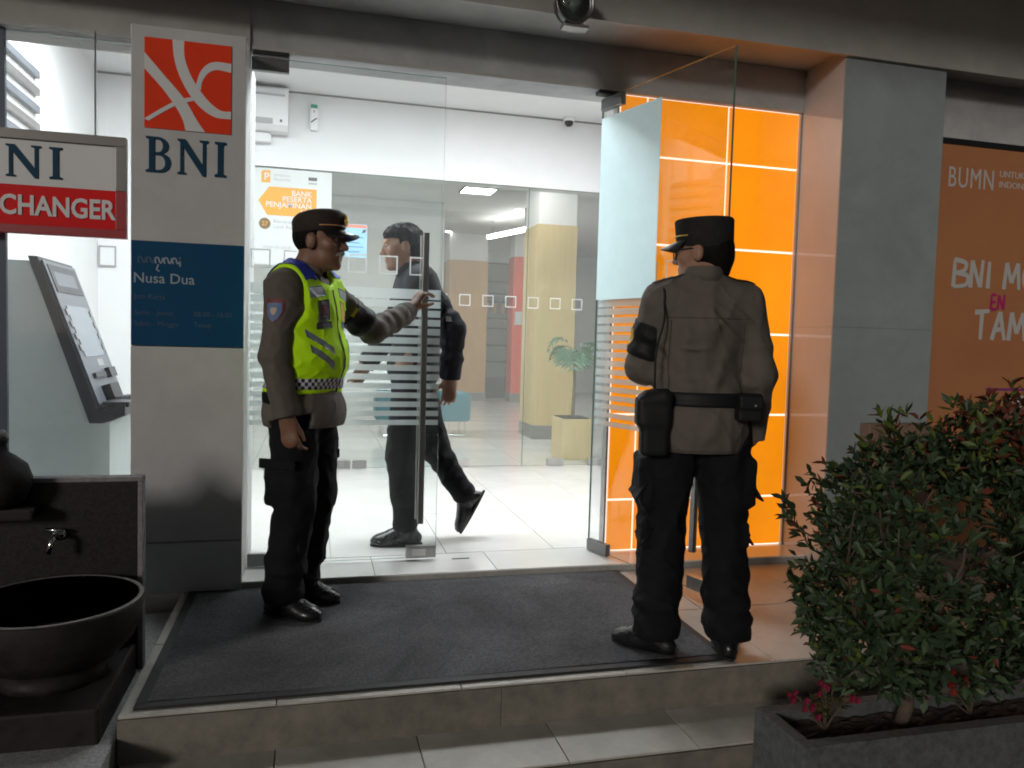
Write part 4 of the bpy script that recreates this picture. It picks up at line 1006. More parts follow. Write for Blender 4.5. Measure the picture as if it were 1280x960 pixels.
m_skin = M('brown_skin', (.20, .098, .062), .5, spec=.4, var=.12, vscale=40, bump=.12, bscale=160)
m_skin2 = M('tan_skin', (.30, .16, .105), .5, spec=.4, var=.12, vscale=40, bump=.12, bscale=160)
m_hair = M('black_hair', (.005, .0045, .0045), .7, spec=.12, var=.4, vscale=120, bump=.8, bscale=220, stretch=(1, 1, .3))
m_greyhair = M('grey_hair', (.32, .29, .26), .6, bump=.8, bscale=260)
m_shirt = M('taupe_uniform_cloth', (.112, .094, .080), .78, spec=.25, var=.10, vscale=7, bump=.18, bscale=420)
def creases(m, scale=11, dist=.022, strength=.9):
    n = m.node_tree; b = n.nodes['Principled BSDF']; L = n.links.new
    tc = n.nodes.new('ShaderNodeTexCoord'); mp = n.nodes.new('ShaderNodeMapping'); mp.inputs['Rotation'].default_value = (.5, .4, .3); mp.inputs['Scale'].default_value = (1, 1, .45)
    nz = n.nodes.new('ShaderNodeTexNoise'); nz.noise_type = 'RIDGED_MULTIFRACTAL'; nz.inputs['Scale'].default_value = scale; nz.inputs['Detail'].default_value = 3; nz.inputs['Distortion'].default_value = .35
    bp = n.nodes.new('ShaderNodeBump'); bp.inputs['Strength'].default_value = strength; bp.inputs['Distance'].default_value = dist
    L(tc.outputs['Object'], mp.inputs[0]); L(mp.outputs[0], nz.inputs['Vector']); L(nz.outputs['Fac'], bp.inputs['Height'])
    old = b.inputs['Normal'].links[0].from_node if b.inputs['Normal'].links else None
    if old: L(bp.outputs[0], old.inputs['Normal'])
    else: L(bp.outputs[0], b.inputs['Normal'])
creases(m_shirt)
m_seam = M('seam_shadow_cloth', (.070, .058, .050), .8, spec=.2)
m_trous = M('black_trouser_cloth', (.007, .0072, .0088), .85, spec=.18, var=.3, vscale=9, bump=.2, bscale=380)
creases(m_trous, 9, .025, .9)
m_boot = M('black_boot_leather', (.010, .010, .011), .28, spec=.5, rvar=.1, vscale=14, bump=.12, bscale=60)
m_sole = M('black_sole', (.008, .008, .008), .7)
m_cap = M('black_cap_felt', (.018, .016, .015), .8, spec=.2, var=.25, vscale=30, bump=.25, bscale=300)
m_capb = M('dark_brown_cap_cloth', (.030, .020, .017), .75, spec=.25, var=.2, vscale=30, bump=.2, bscale=300)
m_visor = M('visor_plastic', (.010, .009, .009), .35)
m_gold = M('gold_badge', (.62, .38, .06), .35, metal=.4, bump=.4, bscale=300)
m_braid = M('orange_braid', (.50, .24, .11), .6)
m_lime = M('fluorescent_lime_mesh', (.50, .86, .006), .7, spec=.2, var=.06, vscale=10, bump=.15, bscale=420)
m_blue = M('royal_blue_cloth', (.010, .035, .36), .7, var=.1)
m_silver = M('reflective_tape', (.20, .22, .25), .45, metal=.15, var=.15, vscale=60)
m_chk1 = M('check_dark', (.012, .012, .03), .6); m_chk2 = M('check_white', (.55, .55, .58), .6)
m_trim = M('dark_trim', (.011, .011, .012), .6, spec=.25)
m_lens = glass_mat('spectacle_lens', (.9, .9, .9))
m_jacket = M('black_jacket_cloth', (.008, .009, .013), .75, spec=.25, var=.25, vscale=8, bump=.2, bscale=300)
m_patchred = M('patch_maroon', (.13, .012, .02), .6); m_patchblue = M('patch_blue', (.10, .16, .30), .6); m_patchcream = M('patch_cream', (.45, .36, .25), .6)
m_patchdark = M('patch_charcoal', (.055, .05, .052), .6, var=.3, vscale=60); m_yellow = M('yellow_embroidery', (.60, .36, .03), .6, bump=.5, bscale=300)

def cloth_fold(seed, amp=.008, f1=(8, 8, 6), f2=(21, 21, 11), more=None):
    def fn(P):
        Q = P+seed*3.7
        w = Q+.06*vnoise(Q*5)[:, None]*A(1, -.7, .6)
        d = amp*(ridge(w@SHEAR, f1)**4-.2)+amp*.6*(ridge(w@SHEAR.T, f2)**5-.2)
        if more is not None: d = d+more(P)
        return d
    return fn
SHEAR = np.array([[1, .0, .55], [.0, 1, .35], [-.45, .25, 1]], np.float32)
def limb_rings(a, b, amp, freq, t0=0.0, t1=1.0, rad=.11):
    """creases stacked across a limb segment"""
    a, b = A(*a), A(*b); ba = b-a; L2 = float(ba@ba)
    def fn(P):
        q = P-a; t = (q@ba)/L2; dist = np.linalg.norm(q-np.clip(t, 0, 1)[:, None]*ba, axis=1)
        w = np.clip(1-np.abs((t-(t0+t1)/2)/((t1-t0)/2)), 0, 1)*(dist < rad)
        r_o = np.zeros(len(P), np.float32); m_ = w > 0
        if m_.any(): r_o[m_] = amp*w[m_]*np.sin(t[m_]*freq+5*vnoise(P[m_]*9))
        return r_o
    return fn
def boots(pr, an_, yaw, pitch, mat, shaft=.14):
    p, c, T, Rm = shoe_prims(an_, yaw, pitch, shaft); lo = np.asarray(an_)-np.array([.22, .22, .2]); hi = np.asarray(an_)+np.array([.22, .22, shaft+.08])
    top = plane_cut((0, 0, 1), (0, 0, an_[2]+shaft), .004)
    b = skin_obj('boot', Sdf(p, c+[top]), lo, hi, .005, mat, pr.root)
    # welted sole
    out = []
    for t in np.linspace(0, 2*math.pi, 40, endpoint=False):
        y = .048+.137*math.cos(t); wdt = .045 if y > .05 else .036+.009*max(0, (y+.1)/.15); out.append((wdt*math.sin(t), y))
    v, f = loft([np.array([T(x, y, -.0905) for x, y in out]), np.array([T(x*1.03, y, -.0800) for x, y in out])]); s_ = raw('sole', v, f, m_sole, b, False, local=True)
    return b
def cap_round(T, parent, mat, flat=False):
    n = 40; a = np.arange(n)*2*math.pi/n
    def rg(rx, ry, z, cy=-.008, tilt=0.0): return np.array([T(rx*math.sin(t), cy+ry*math.cos(t), z+tilt*math.cos(t)) for t in a])
    if flat:
        secs = [rg(.0835, .103, .022, tilt=.016), rg(.0865, .107, .030, tilt=.016), rg(.088, .109, .070, tilt=.010), rg(.0905, .111, .110, tilt=.006), rg(.0915, .112, .122, tilt=.006), rg(.088, .108, .129, tilt=.004), rg(.06, .075, .128), rg(.02, .025, .126)]
    else:
        secs = [rg(.0835, .103, .040, tilt=.012), rg(.0865, .107, .045, tilt=.012), rg(.088, .109, .068, tilt=.010), rg(.091, .112, .088, tilt=.014), rg(.088, .107, .106, tilt=.016), rg(.076, .091, .122, tilt=.014), rg(.052, .062, .131, tilt=.009), rg(.02, .024, .135, tilt=.003)]
    v, f = loft(secs); c = raw('cap', v, f, mat, parent, True, local=True); shade_auto(c.data, 40)
    # visor
    V = []; m_ = 18; k = 6
    for i in range(m_+1):
        t = R(-68)+R(136)*i/m_
        for j in range(k+1):
            u = j/k; ext = .066*math.cos(t*.93)**.8 if abs(t) < 1.5 else 0
            x = .0865*math.sin(t)*(1+.08*u); y = -.008+.1065*math.cos(t)+u*ext; z = .046+.010*math.cos(t)-u*.018-.012*(abs(math.sin(t))**2)*u*1.3
            V.append(T(x, y, z))
    V = np.array(V); F = [(i*(k+1)+j, i*(k+1)+j+1, (i+1)*(k+1)+j+1, (i+1)*(k+1)+j) for i in range(m_) for j in range(k)]
    V2 = np.array([p-(np.array(T(0, 0, 1))-np.array(T(0, 0, 0)))*.004 for p in V]); nn = len(V); F2 = [tuple(q+nn for q in f_a[::-1]) for f_a in F]
    rimi = [i*(k+1)+k for i in range(m_+1)]; F3 = [(rimi[i], rimi[i+1], rimi[i+1]+nn, rimi[i]+nn) for i in range(m_)]
    vz = raw('visor', np.concatenate([V, V2]), F+F2+F3, m_visor, c, True, local=True); shade_auto(vz.data, 50)
    # braid along the base of the front and a badge
    pts = [T(.0895*math.sin(t), -.008+.1105*math.cos(t), (.060 if not flat else .062)+.011*math.cos(t)) for t in np.linspace(R(-72), R(72), 24)]
    v, f = tube(pts, .0032, 6); raw('braid', v, f, m_braid if not flat else m_gold, c, True, local=True)
    if not flat:
        bp = []; 
        for t in np.arange(16)*2*math.pi/16: bp.append((.019*math.cos(t)*(1+.12*math.cos(4*t)), .021*math.sin(t)))
        ring0 = np.array([T(x, .1085, .092+z) for x, z in bp]); ring1 = np.array([T(x*.7, .1135, .092+z*.7) for x, z in bp]); ring2 = np.array([T(x*.2, .116, .092+z*.2) for x, z in bp])
        v, f = loft([ring0, ring1, ring2]); raw('cap_badge', v, f, m_gold, c, True, local=True)
        v, f = tube([T(0, .108, .110), T(0, .103, .122)], [.006, .003], 8); raw('cap_badge', v, f, m_gold, c, True, local=True)
    return c
def eyes(T, Rm, parent):
    for s in (-1, 1):
        v, f = lathe([(.0, -.0105), (.006, -.0088), (.010, -.003), (.0105, 0), (.010, .003), (.006, .0088), (.0, .0105)], 14); v = np.array([T(s*.031+p[0], .079+p[1], .017+p[2]) for p in v])
        e = raw('eye', v, f, m_eyew, parent, True, local=True)
        v, f = lathe([(.0, .0), (.0048, .0), (.004, .001), (.0, .0012)], 12); v = np.array([T(s*.031+p[0], .0890+p[2], .017+p[1]) for p in v]); raw('iris', v, f, m_visor, e, True, local=True)
creases(m_jacket, 9, .022, .8); creases(m_lime, 7, .014, .5)
m_eyew = M('eye_white', (.45, .42, .39), .3)
def collar(P_, nk, Rm, sdfsh, mat, h=.04):
    n = 36; secs = []
    for rr, dz, open_ in ((.066, -.022, 0), (.064, .012, 0), (.060, h*.75, 0), (.064, h*.80, 0), (.072, .02, 0), (.080, -.018, 0)):
        ring = []
        for i in range(n):
            t = R(16)+(2*math.pi-R(32))*i/(n-1); fr_ = max(0, math.cos(t))
            ring.append((nk[0]+rr*1.0*math.sin(t), nk[1]-.006+rr*1.05*math.cos(t)+.012*fr_, nk[2]+dz-.022*fr_))
        secs.append(np.array(ring))
    v, f = loft(secs, close=False, cap=False); o = raw('collar', v, f, mat, P_.root, True, local=True); shade_auto(o.data, 50)
    md = o.modifiers.new('thick', 'SOLIDIFY'); md.thickness = .003
    return o

# ---------------- officer in the yellow vest
p1 = Person('person', 'person in a yellow reflective vest and peaked cap holding the door handle', (-.035, -.56, .014), R(-119))
J = dict(pelvis=(0, -.01, .92), belly=(0, .03, 1.07), chest=(0, .0, 1.245), neck=(0, -.002, 1.42), sh_r=(.158, -.005, 1.345), sh_l=(-.158, .01, 1.345))
el_r, wr_r = (.205, -.012, 1.075), (.208, .045, .835)
wr_l = p1.L(.462, -.118, 1.315); el_l = p1.L(.262, -.315, 1.205)
hip = [(.085, -.01, .90), (-.085, -.01, .90)]; kn = [(.095, .02, .49), (-.09, .02, .49)]; ank = [(.105, -.03, .093), (-.09, -.06, .093)]
hc = (0, .062, 1.543); HR = yawm(R(8), R(-2)); hp, hcut, T1 = head_prims(hc, HR, 1.02, 1.12)
body = trunk(J, 1.06)+arm(J['sh_r'], el_r, wr_r)+arm(J['sh_l'], el_l, wr_l)
for i in (0, 1): body += leg(hip[i], kn[i], ank[i])+[ell((ank[i][0], ank[i][1]+.03, .042), (.026, .055, .02), .02)]
body += [cone(J['neck'], tuple(np.array(hc)+HR@np.array([0, -.025, -.05])), .060, .057, .03)]+hp
body += hand(wr_r, (-.05, .14, -1), (-1, .05, 0), (.1, 1, .12), (26, 30, 34, 38), 1.0, (.9, .32, .28))
barx, bary = .535, -.051
hd_ = p1.D(.47, .40, .80); body += hand(wr_l, hd_, p1.D(.75, .45, -.6), p1.D(.25, -.85, .35), (30, 30, 32, 34), 1.0, (.6, .55, .55))
lo, hi = (-.75, -.40, -.02), (.40, .75, 1.76)
b1 = skin_obj('body', Sdf(body, hcut), lo, hi, .0038, m_skin, p1.root); eyes(T1, HR, b1)
sh1 = Sdf(trunk(J, 1.03, .010)+arm(J['sh_r'], el_r, wr_r, .008, (.060, .052, .050, .040))+arm(J['sh_l'], el_l, wr_l, .008, (.060, .052, .050, .040))+[ell((0, .0, .84), (.200, .160, .17), .03)],
          [plane_cut((0, 0, -1), (0, 0, .785), .006), plane_cut(np.subtract(wr_r, el_r), np.add(wr_r, (0, 0, .012))), plane_cut(np.subtract(wr_l, el_l), np.array(wr_l)-.02*unit(np.subtract(wr_l, el_l))), (ell((0, .045, 1.468), (.070, .085, .055), 0)[0], .01)],
          0, cloth_fold(1.3, .0065, more=lambda P: limb_rings(J['sh_l'], el_l, .006, 24, .4, 1.1)(P)+limb_rings(el_l, wr_l, .005, 26, 0, .8)(P)+limb_rings(el_r, wr_r, .003, 16, -.2, .5)(P)))
# planes cut only near their own wrist: sleeves are cut with spheres of influence
def wrist_cut(el, wr, back):
    n = unit(np.subtract(wr, el)); o_ = np.array(wr)-n*back
    nn, oo = A(*n), A(*o_)
    return (lambda P: np.maximum(-((P-oo)@nn), np.linalg.norm(P-oo, axis=1)-.10), .004)
sh1.c[1] = wrist_cut(el_r, wr_r, .0); sh1.c[2] = wrist_cut(el_l, wr_l, .015)
skin_obj('shirt', sh1, lo, hi, .006, m_shirt, p1.root)
collar(p1, (0, .004, 1.440), None, sh1, m_shirt)
def trousers_sdf(J, hip, kn, ank, g, seed, pockets=(), flare=.0, ztop=.93):
    pr = [ell(J['pelvis'], (.160+g, .122+g, .13), .05)]
    mo = []
    for i in (0, 1):
        pr += leg(hip[i], kn[i], np.add(ank[i], (0, 0, .0)), g, (.092, .070, .068, .056+flare)); mo += [limb_rings(kn[i], ank[i], .007, 26, .35, 1.25), limb_rings(hip[i], kn[i], .004, 15, .5, 1.2)]
    pr += list(pockets)
    return Sdf(pr, [plane_cut((0, 0, 1), (0, 0, ztop), .004), plane_cut((0, 0, -1), (0, 0, min(ank[0][2], ank[1][2])-.03), .006)], 0, cloth_fold(seed, .009, more=lambda P: sum(m_(P) for m_ in mo)))
def pocket(x, y, z, sgn): return rbox((x, y, z), (.026, .072, .092), .018, .022)
tr1 = trousers_sdf(J, hip, kn, ank, .012, 2.2, [pocket(.150, -.01, .56, 1), pocket(-.150, -.01, .56, -1)], .012)
skin_obj('trousers', tr1, (-.35, -.35, .0), (.35, .35, 1.0), .006, m_trous, p1.root)
for s in (-1, 1):
    box('pocket_flap', s*.187-.006, s*.187+.006, -.09, .07, .625, .665, m_trous, p1.root, .004, local=True)
boots(p1, (.105, -.03, .091), R(-4), 0, m_boot); boots(p1, (-.09, -.06, .091), R(6), 0, m_boot)
# vest
def armhole(s):
    return (lambda P: .168+.018*np.clip((1.30-P[:, 2])/.2, 0, 1)-s*P[:, 0], .008)
vcuts = [plane_cut((0, 0, -1), (0, 0, .925), .006)]
vest = Sdf(trunk(J, 1.04, .027), vcuts+[((lambda P, s=s: s*P[:, 0]-(.160+.03*np.clip((1.27-P[:, 2])/.12, 0, 1))) , .006) for s in ()], 0, cloth_fold(5.1, .008, (6, 6, 4)))
ah = [(lambda P, s=s: (.148+.06*np.clip((1.24-P[:, 2])/.10, 0, 1))-s*P[:, 0], .008) for s in (-1, 1)]
vest.c += ah+[(ell((0, .05, 1.472), (.078, .13, .115), 0)[0], .012)]
vo = skin_obj('vest', vest, (-.30, -.25, .85), (.30, .30, 1.55), .005, m_lime, p1.root); vo['label'] = 'fluorescent yellow vest with blue yoke and checked hem'
for s in (-1, 1):
    decal('shoulder_yoke', vest, [(s*.075, .095, 1.7), (s*.146, .085, 1.7), (s*.146, -.10, 1.7), (s*.055, -.10, 1.7)], (0, 0, -1), 12, 14, .005, m_blue, vo)
    decal('reflective_band', vest, [(s*.062, .35, 1.325), (s*.144, .35, 1.309), (s*.144, .35, 1.351), (s*.068, .35, 1.365)], (0, -1, 0), 12, 6, .0018, m_silver, vo)
    for z in (1.125, 1.065): decal('reflective_band', vest, [(s*.155, .35, z+.06), (s*.062, .35, z-.012), (s*.062, .35, z-.040), (s*.155, .35, z+.028)], (0, -1, 0), 16, 5, .0018, m_silver, vo)
decal('reflective_band', vest, [(-.15, -.35, 1.13), (.15, -.35, 1.13), (.15, -.35, 1.18), (-.15, -.35, 1.18)], (0, 1, 0), 16, 5, .0018, m_silver, vo)
decal('zip', vest, [(-.004, .35, .93), (.004, .35, .93), (.004, .35, 1.35), (-.004, .35, 1.35)], (0, -1, 0), 1, 40, .002, m_trim, vo)
belt_band('checked_band', vest, .944, .988, -math.pi, math.pi, 84, 3, .0018, [m_chk1, m_chk2], vo, cells=lambda i, j: (i+j) % 2)
for s, pm_ in ((1, m_patchdark), (-1, m_yellow)):
    pa = decal('chest_patch', vest, [(s*.052, .35, 1.225), (s*.110, .35, 1.215), (s*.110, .35, 1.300), (s*.052, .35, 1.310)], (0, -1, 0), 8, 10, .002, pm_, vo)
    decal('name_strip', vest, [(s*.045, .35, 1.195), (s*.115, .35, 1.185), (s*.115, .35, 1.213), (s*.045, .35, 1.222)], (0, -1, 0), 8, 4, .002, m_patchdark if s > 0 else m_patchblue, vo)
    if s > 0: decal('patch_emblem', vest, [(.070, .35, 1.240), (.092, .35, 1.237), (.092, .35, 1.283), (.070, .35, 1.285)], (0, -1, 0), 4, 6, .004, m_patchred, vo)
# shoulder patch
ax0 = np.array(J['sh_r'])*.62+np.array(el_r)*.38
def armpatch(parent, c, w, h, mat, lift, d=(-1, 0, 0), shield=True):
    c = np.array(c)+np.array([.15 if d[0] < 0 else -.15, 0, 0]); return decal('sleeve_patch', sh1, [c+A(0, -w, -h*.55), c+A(0, w, -h*.55), c+A(0, w*1.05, h), c+A(0, -w*1.05, h)], d, 10, 10, lift, mat, parent)
def shield(parent, sdf, c, w, h, mat, lift, sx=1):
    c = np.array(c, float)+np.array([sx*.15, 0, 0]); ou = [(-1, 1), (1, 1), (1.02, .1), (.62, -.55), (0, -1), (-.62, -.55), (-1.02, .1)]
    pts = []
    for rr in (0.02, .35, .7, 1.0):
        for i in range(28):
            u = i/28*7; k = int(u); q = np.array(ou[k])*(1-(u-k))+np.array(ou[(k+1) % 7])*(u-k); pts.append(c+np.array([0, q[0]*w*rr, q[1]*h*rr]))
    P = np.array(pts); dd = np.array([-sx, 0, 0.0])
    for _ in range(60): P = P+np.clip(sdf(P)-lift, -.01, .05)[:, None]*dd*.7
    v, f = loft([P[i*28:(i+1)*28] for i in range(4)], cap=False); return raw('sleeve_patch', v, f, mat, parent, True, local=True)
shield(p1.root, sh1, (0, .0, 1.250), .038, .048, m_patchred, .002); shield(p1.root, sh1, (0, .0, 1.245), .030, .038, m_patchblue, .0035); shield(p1.root, sh1, (0, .0, 1.249), .012, .015, m_patchcream, .005)
# armband on the left arm
def armband(pr, a, b, t0, t1, mat, r, fold):
    a, b = np.array(a), np.array(b); p, q = a+(b-a)*t0, a+(b-a)*t1; n = b-a
    sd_ = Sdf([cone(a, b, r[0], r[1])], [plane_cut(n, q, .004), plane_cut(-n, p, .004)], .0055, fold); return skin_obj('armband', sd_, np.minimum(p, q)-.12, np.maximum(p, q)+.12, .0045, mat, pr.root), sd_
ab, abs_ = armband(p1, J['sh_l'], el_l, .44, .84, m_trim, (.068, .060), sh1.f)
cen = np.array(J['sh_l'])*.42+np.array(el_l)*.58; cdir = np.array(p1.D(-.15, -1, .25)); cdir = unit(cdir)
uu = unit(np.cross(cdir, unit(np.subtract(el_l, J['sh_l'])))); ww = unit(np.subtract(el_l, J['sh_l'])); c_ = cen+cdir*.14
decal('armband_emblem', abs_, [c_-uu*.022-ww*.028, c_+uu*.022-ww*.028, c_+uu*.022+ww*.028, c_-uu*.022+ww*.028], -cdir, 6, 6, .003, m_yellow, ab)
# head things
hs_ = Sdf([ell(T1(0, -.016, .026), (.080, .100, .086), .01, HR)], [(lambda P: ((P-A(*T1(0, .012, 0)))@A(*(HR@np.array([0, 1, -.15]))))*-1, .006), plane_cut(HR@np.array([0, .25, -1.0]), T1(0, -.05, -.045), .01)])
skin_obj('hair', hs_, np.array(hc)-.16, np.array(hc)+.16, .005, m_hair, p1.root)
cap_round(T1, p1.root, m_capb)
mo_ = Sdf([cone(T1(s*.003, .101, -.037), T1(s*.030, .084, -.049), .0075, .005, .004) for s in (-1, 1)]); skin_obj('moustache', mo_, np.array(hc)-.16, np.array(hc)+.16, .003, m_greyhair, p1.root)

# ---------------- officer seen from behind
p2 = Person('person', 'person in taupe police shirt and flat black cap seen from behind', (1.405, -1.275, .012), R(-12))
J2 = dict(pelvis=(0, 0, .92), belly=(0, .03, 1.06), chest=(0, .0, 1.225), neck=(0, .0, 1.40), sh_r=(.158, -.005, 1.320), sh_l=(-.158, -.005, 1.320))
e2r, w2r = (.212, -.035, 1.06), (.212, .02, .82)
e2l, w2l = (-.205, .06, 1.075), (-.12, .22, 1.25)
hip2 = [(.095, 0, .90), (-.095, 0, .90)]; kn2 = [(.125, .025, .48), (-.115, .02, .48)]; an2 = [(.140, -.02, .095), (-.135, -.02, .095)]
hc2 = (.005, .035, 1.508); HR2 = yawm(R(54), R(-4)); hp2, hcut2, T2 = head_prims(hc2, HR2, 1.0, 1.08)
body2 = trunk(J2, 1.04, 0, .98)+arm(J2['sh_r'], e2r, w2r)+arm(J2['sh_l'], e2l, w2l)
for i in (0, 1): body2 += leg(hip2[i], kn2[i], an2[i])+[ell((an2[i][0], an2[i][1]+.02, .042), (.026, .05, .02), .02)]
body2 += [cone(J2['neck'], tuple(np.array(hc2)+HR2@np.array([0, -.025, -.05])), .062, .060, .03)]+hp2
body2 += hand(w2r, (-.35, .75, -.55), (-1, -.2, .2), (0, .5, .9), (28, 32, 34, 36))+hand(w2l, (.25, -.30, .55), (.3, -.6, -.4), (.9, .2, .1), (48, 52, 54, 56))
lo2, hi2 = (-.45, -.35, -.02), (.45, .50, 1.72)
b2 = skin_obj('body', Sdf(body2, hcut2), lo2, hi2, .0040, m_skin2, p2.root); eyes(T2, HR2, b2)
def back_folds(P):
    # long diagonal drag folds across the back and a tuck above the belt
    w = np.clip(-(P[:, 1]+.02)/.05, 0, 1)*(np.abs(P[:, 0]) < .2)
    l1 = np.exp(-((P[:, 2]-1.265+.75*(P[:, 0]-.04)+.02*np.sin(P[:, 0]*20))/.009)**2)*np.clip(1-np.abs((P[:, 0]-.07)/.085), 0, 1)
    l2 = np.exp(-((P[:, 2]-1.295+.65*(P[:, 0]-.10))/.008)**2)*np.clip(1-np.abs((P[:, 0]-.13)/.06), 0, 1)
    l3 = np.exp(-((P[:, 2]-1.15-.12*np.abs(P[:, 0]+.05))/.008)**2)*np.clip(1-np.abs((P[:, 0]+.05)/.06), 0, 1)
    bl = np.exp(-((P[:, 2]-1.035-.015*np.sin(P[:, 0]*25))/.022)**2)*.9
    tk = -np.exp(-((P[:, 2]-.965)/.028)**2)
    core_ = np.clip((.20-np.abs(P[:, 0]))/.03, 0, 1)
    return w*.014*(l1+.8*l2+.8*l3)+(.010*bl+.012*tk)*core_
sh2 = Sdf(trunk(J2, 1.05, .012, .98)+arm(J2['sh_r'], e2r, w2r, .008, (.062, .055, .052, .042))+arm(J2['sh_l'], e2l, w2l, .008, (.062, .055, .052, .042))+[ell((0, .005, .87), (.200, .160, .20), .03)],
          [plane_cut((0, 0, -1), (0, 0, .772), .006), wrist_cut(e2r, w2r, .0), wrist_cut(e2l, w2l, .0), (ell((0, .04, 1.450), (.070, .09, .058), 0)[0], .01)],
          0, cloth_fold(8.3, .0065, more=lambda P: back_folds(P)+limb_rings(J2['sh_r'], e2r, .003, 20, .4, .95)(P)+limb_rings(J2['sh_l'], e2l, .006, 22, .3, 1.1)(P)+limb_rings(e2l, w2l, .005, 20, 0, .8)(P)))
skin_obj('shirt', sh2, lo2, hi2, .0055, m_shirt, p2.root)
collar(p2, (0, .004, 1.420), None, sh2, m_shirt, .045)
tr2 = trousers_sdf(J2, hip2, kn2, an2, .016, 4.4, [pocket(.195, .01, .66, 1), pocket(-.195, .01, .66, -1), rbox((.175, .0, .46), (.028, .06, .05), .014, .012), rbox((-.178, .0, .46), (.028, .06, .05), .014, .012)], .016)
skin_obj('trousers', tr2, (-.42, -.35, .0), (.42, .35, 1.0), .006, m_trous, p2.root)
for s in (-1, 1):
    for z, x in ((.60, .228), (.435, .198)):
        v = np.array([(s*(x-.024), -.070, z+.055), (s*(x-.024), .080, z+.055), (s*(x+.010), .082, z+.0), (s*(x+.013), -.076, z-.004)]); v = np.concatenate([v, v-np.array([s*.008, 0, .002])])
        raw('pocket_flap', v, [(0, 1, 2, 3), (7, 6, 5, 4), (0, 4, 5, 1), (1, 5, 6, 2), (2, 6, 7, 3), (3, 7, 4, 0)], m_trous, p2.root, local=True)
boots(p2, (.140, -.02, .091), R(-8), 0, m_boot); boots(p2, (-.135, -.02, .091), R(50), 0, m_boot)
tk2 = Sdf(trunk(J2, 1.05, .012, .98)+[ell((0, .005, .87), (.200, .160, .20), .03)], (), 0, lambda P: back_folds(P)*.9)
bt = belt_band('duty_belt', tk2, .945, .995, -math.pi, math.pi, 64, 3, .010, m_trim, p2.root)
hol = Sdf([rbox((-.20, -.125, .925), (.062, .040, .055), .018), rbox((-.195, -.128, .85), (.050, .036, .085), .018, .02), cone((-.22, -.13, .975), (-.165, -.14, .98), .028, .030, .02)]); skin_obj('holster', hol, (-.34, -.25, .69), (-.06, .0, 1.08), .005, m_trim, p2.root)
pch = Sdf([rbox((.135, -.162, .950), (.044, .028, .050), .010), rbox((.135, -.191, .968), (.042, .006, .024), .004, .003)]); po_ = skin_obj('belt_pouch', pch, (.05, -.26, .85), (.22, -.09, 1.03), .0045, m_trim, p2.root)
v, f = lathe([(.0, 0), (.006, 0), (.005, .003), (0, .004)], 12); v = np.array([(.148+p[0], -.198-p[2], .958+p[1]) for p in v]); raw('snap_button', v, f, m_chrome, po_, local=True)
for s in (-1, 1):
    decal('epaulette', sh2, [(s*.085, -.035, 1.7), (s*.190, -.030, 1.7), (s*.190, .030, 1.7), (s*.085, .035, 1.7)], (0, 0, -1), 8, 6, .004, m_trim, p2.root)
ab2, abs2 = armband(p2, J2['sh_l'], e2l, .30, .82, m_trim, (.070, .063), sh2.f)
cen = np.array(J2['sh_l'])*.42+np.array(e2l)*.58; cdir = unit((-1, .05, .25)); ww = unit(np.subtract(e2l, J2['sh_l'])); uu = unit(np.cross(cdir, ww)); c_ = cen+cdir*.14
decal('armband_emblem', abs2, [c_-uu*.024-ww*.03, c_+uu*.024-ww*.03, c_+uu*.024+ww*.03, c_-uu*.024+ww*.03], -cdir, 6, 6, .003, m_yellow, ab2)
# lanyard from the shoulder to the holster
lp = [(-.165, -.03, 1.385), (-.165, -.085, 1.33), (-.172, -.125, 1.25), (-.195, -.125, 1.15), (-.200, -.135, 1.05), (-.195, -.125, .985)]
lp = np.array(sm(*lp)); dl_ = sh2(lp); lp[:, 1] -= np.clip(.006-dl_, 0, .05); v, f = tube(lp, .0042, 6); raw('lanyard', v, f, m_trim, p2.root, True, local=True)
hs2 = Sdf([ell(T2(0, -.018, .018), (.0805, .101, .090), .01, HR2), cone(T2(0, -.062, -.03), T2(0, -.056, -.062), .050, .046, .03)], [(lambda P: ((P-A(*T2(0, .010, 0)))@A(*(HR2@np.array([0, 1, -.1]))))*-1, .006), plane_cut(HR2@np.array([0, .35, -1.0]), T2(0, -.06, -.085), .01)]
          +[(ell(T2(s*.082, -.002, -.006), (.02, .028, .042), 0, HR2)[0], .006) for s in (-1, 1)])
skin_obj('hair', hs2, np.array(hc2)-.16, np.array(hc2)+.16, .005, m_hair, p2.root)
cap_round(T2, p2.root, m_cap, True)
gl = []
for s in (-1, 1):
    ring = [T2(s*(.033+.024*math.cos(t)), .104-.010*abs(math.cos(t))*(1 if math.cos(t) > 0 else 0), .012+.021*math.sin(t)) for t in np.linspace(0, 2*math.pi, 22)]
    gl.append(tube(ring, .0022, 6)); gl.append(tube([T2(s*.057, .095, .018), T2(s*.083, .02, .018), T2(s*.088, -.02, .008)], .002, 6))
gl.append(tube([T2(-.010, .106, .016), T2(0, .110, .019), T2(.010, .106, .016)], .002, 6)); v, f = join(gl); go_ = raw('spectacles', v, f, m_black, p2.root, True, local=True)
for s in (-1, 1):
    v = np.array([T2(s*(.033+.023*math.cos(t)), .1035-.008*max(0, math.cos(t)), .012+.020*math.sin(t)) for t in np.linspace(0, 2*math.pi, 22, endpoint=False)]); raw('lens', v, [tuple(range(22))], m_lens, go_, local=True)

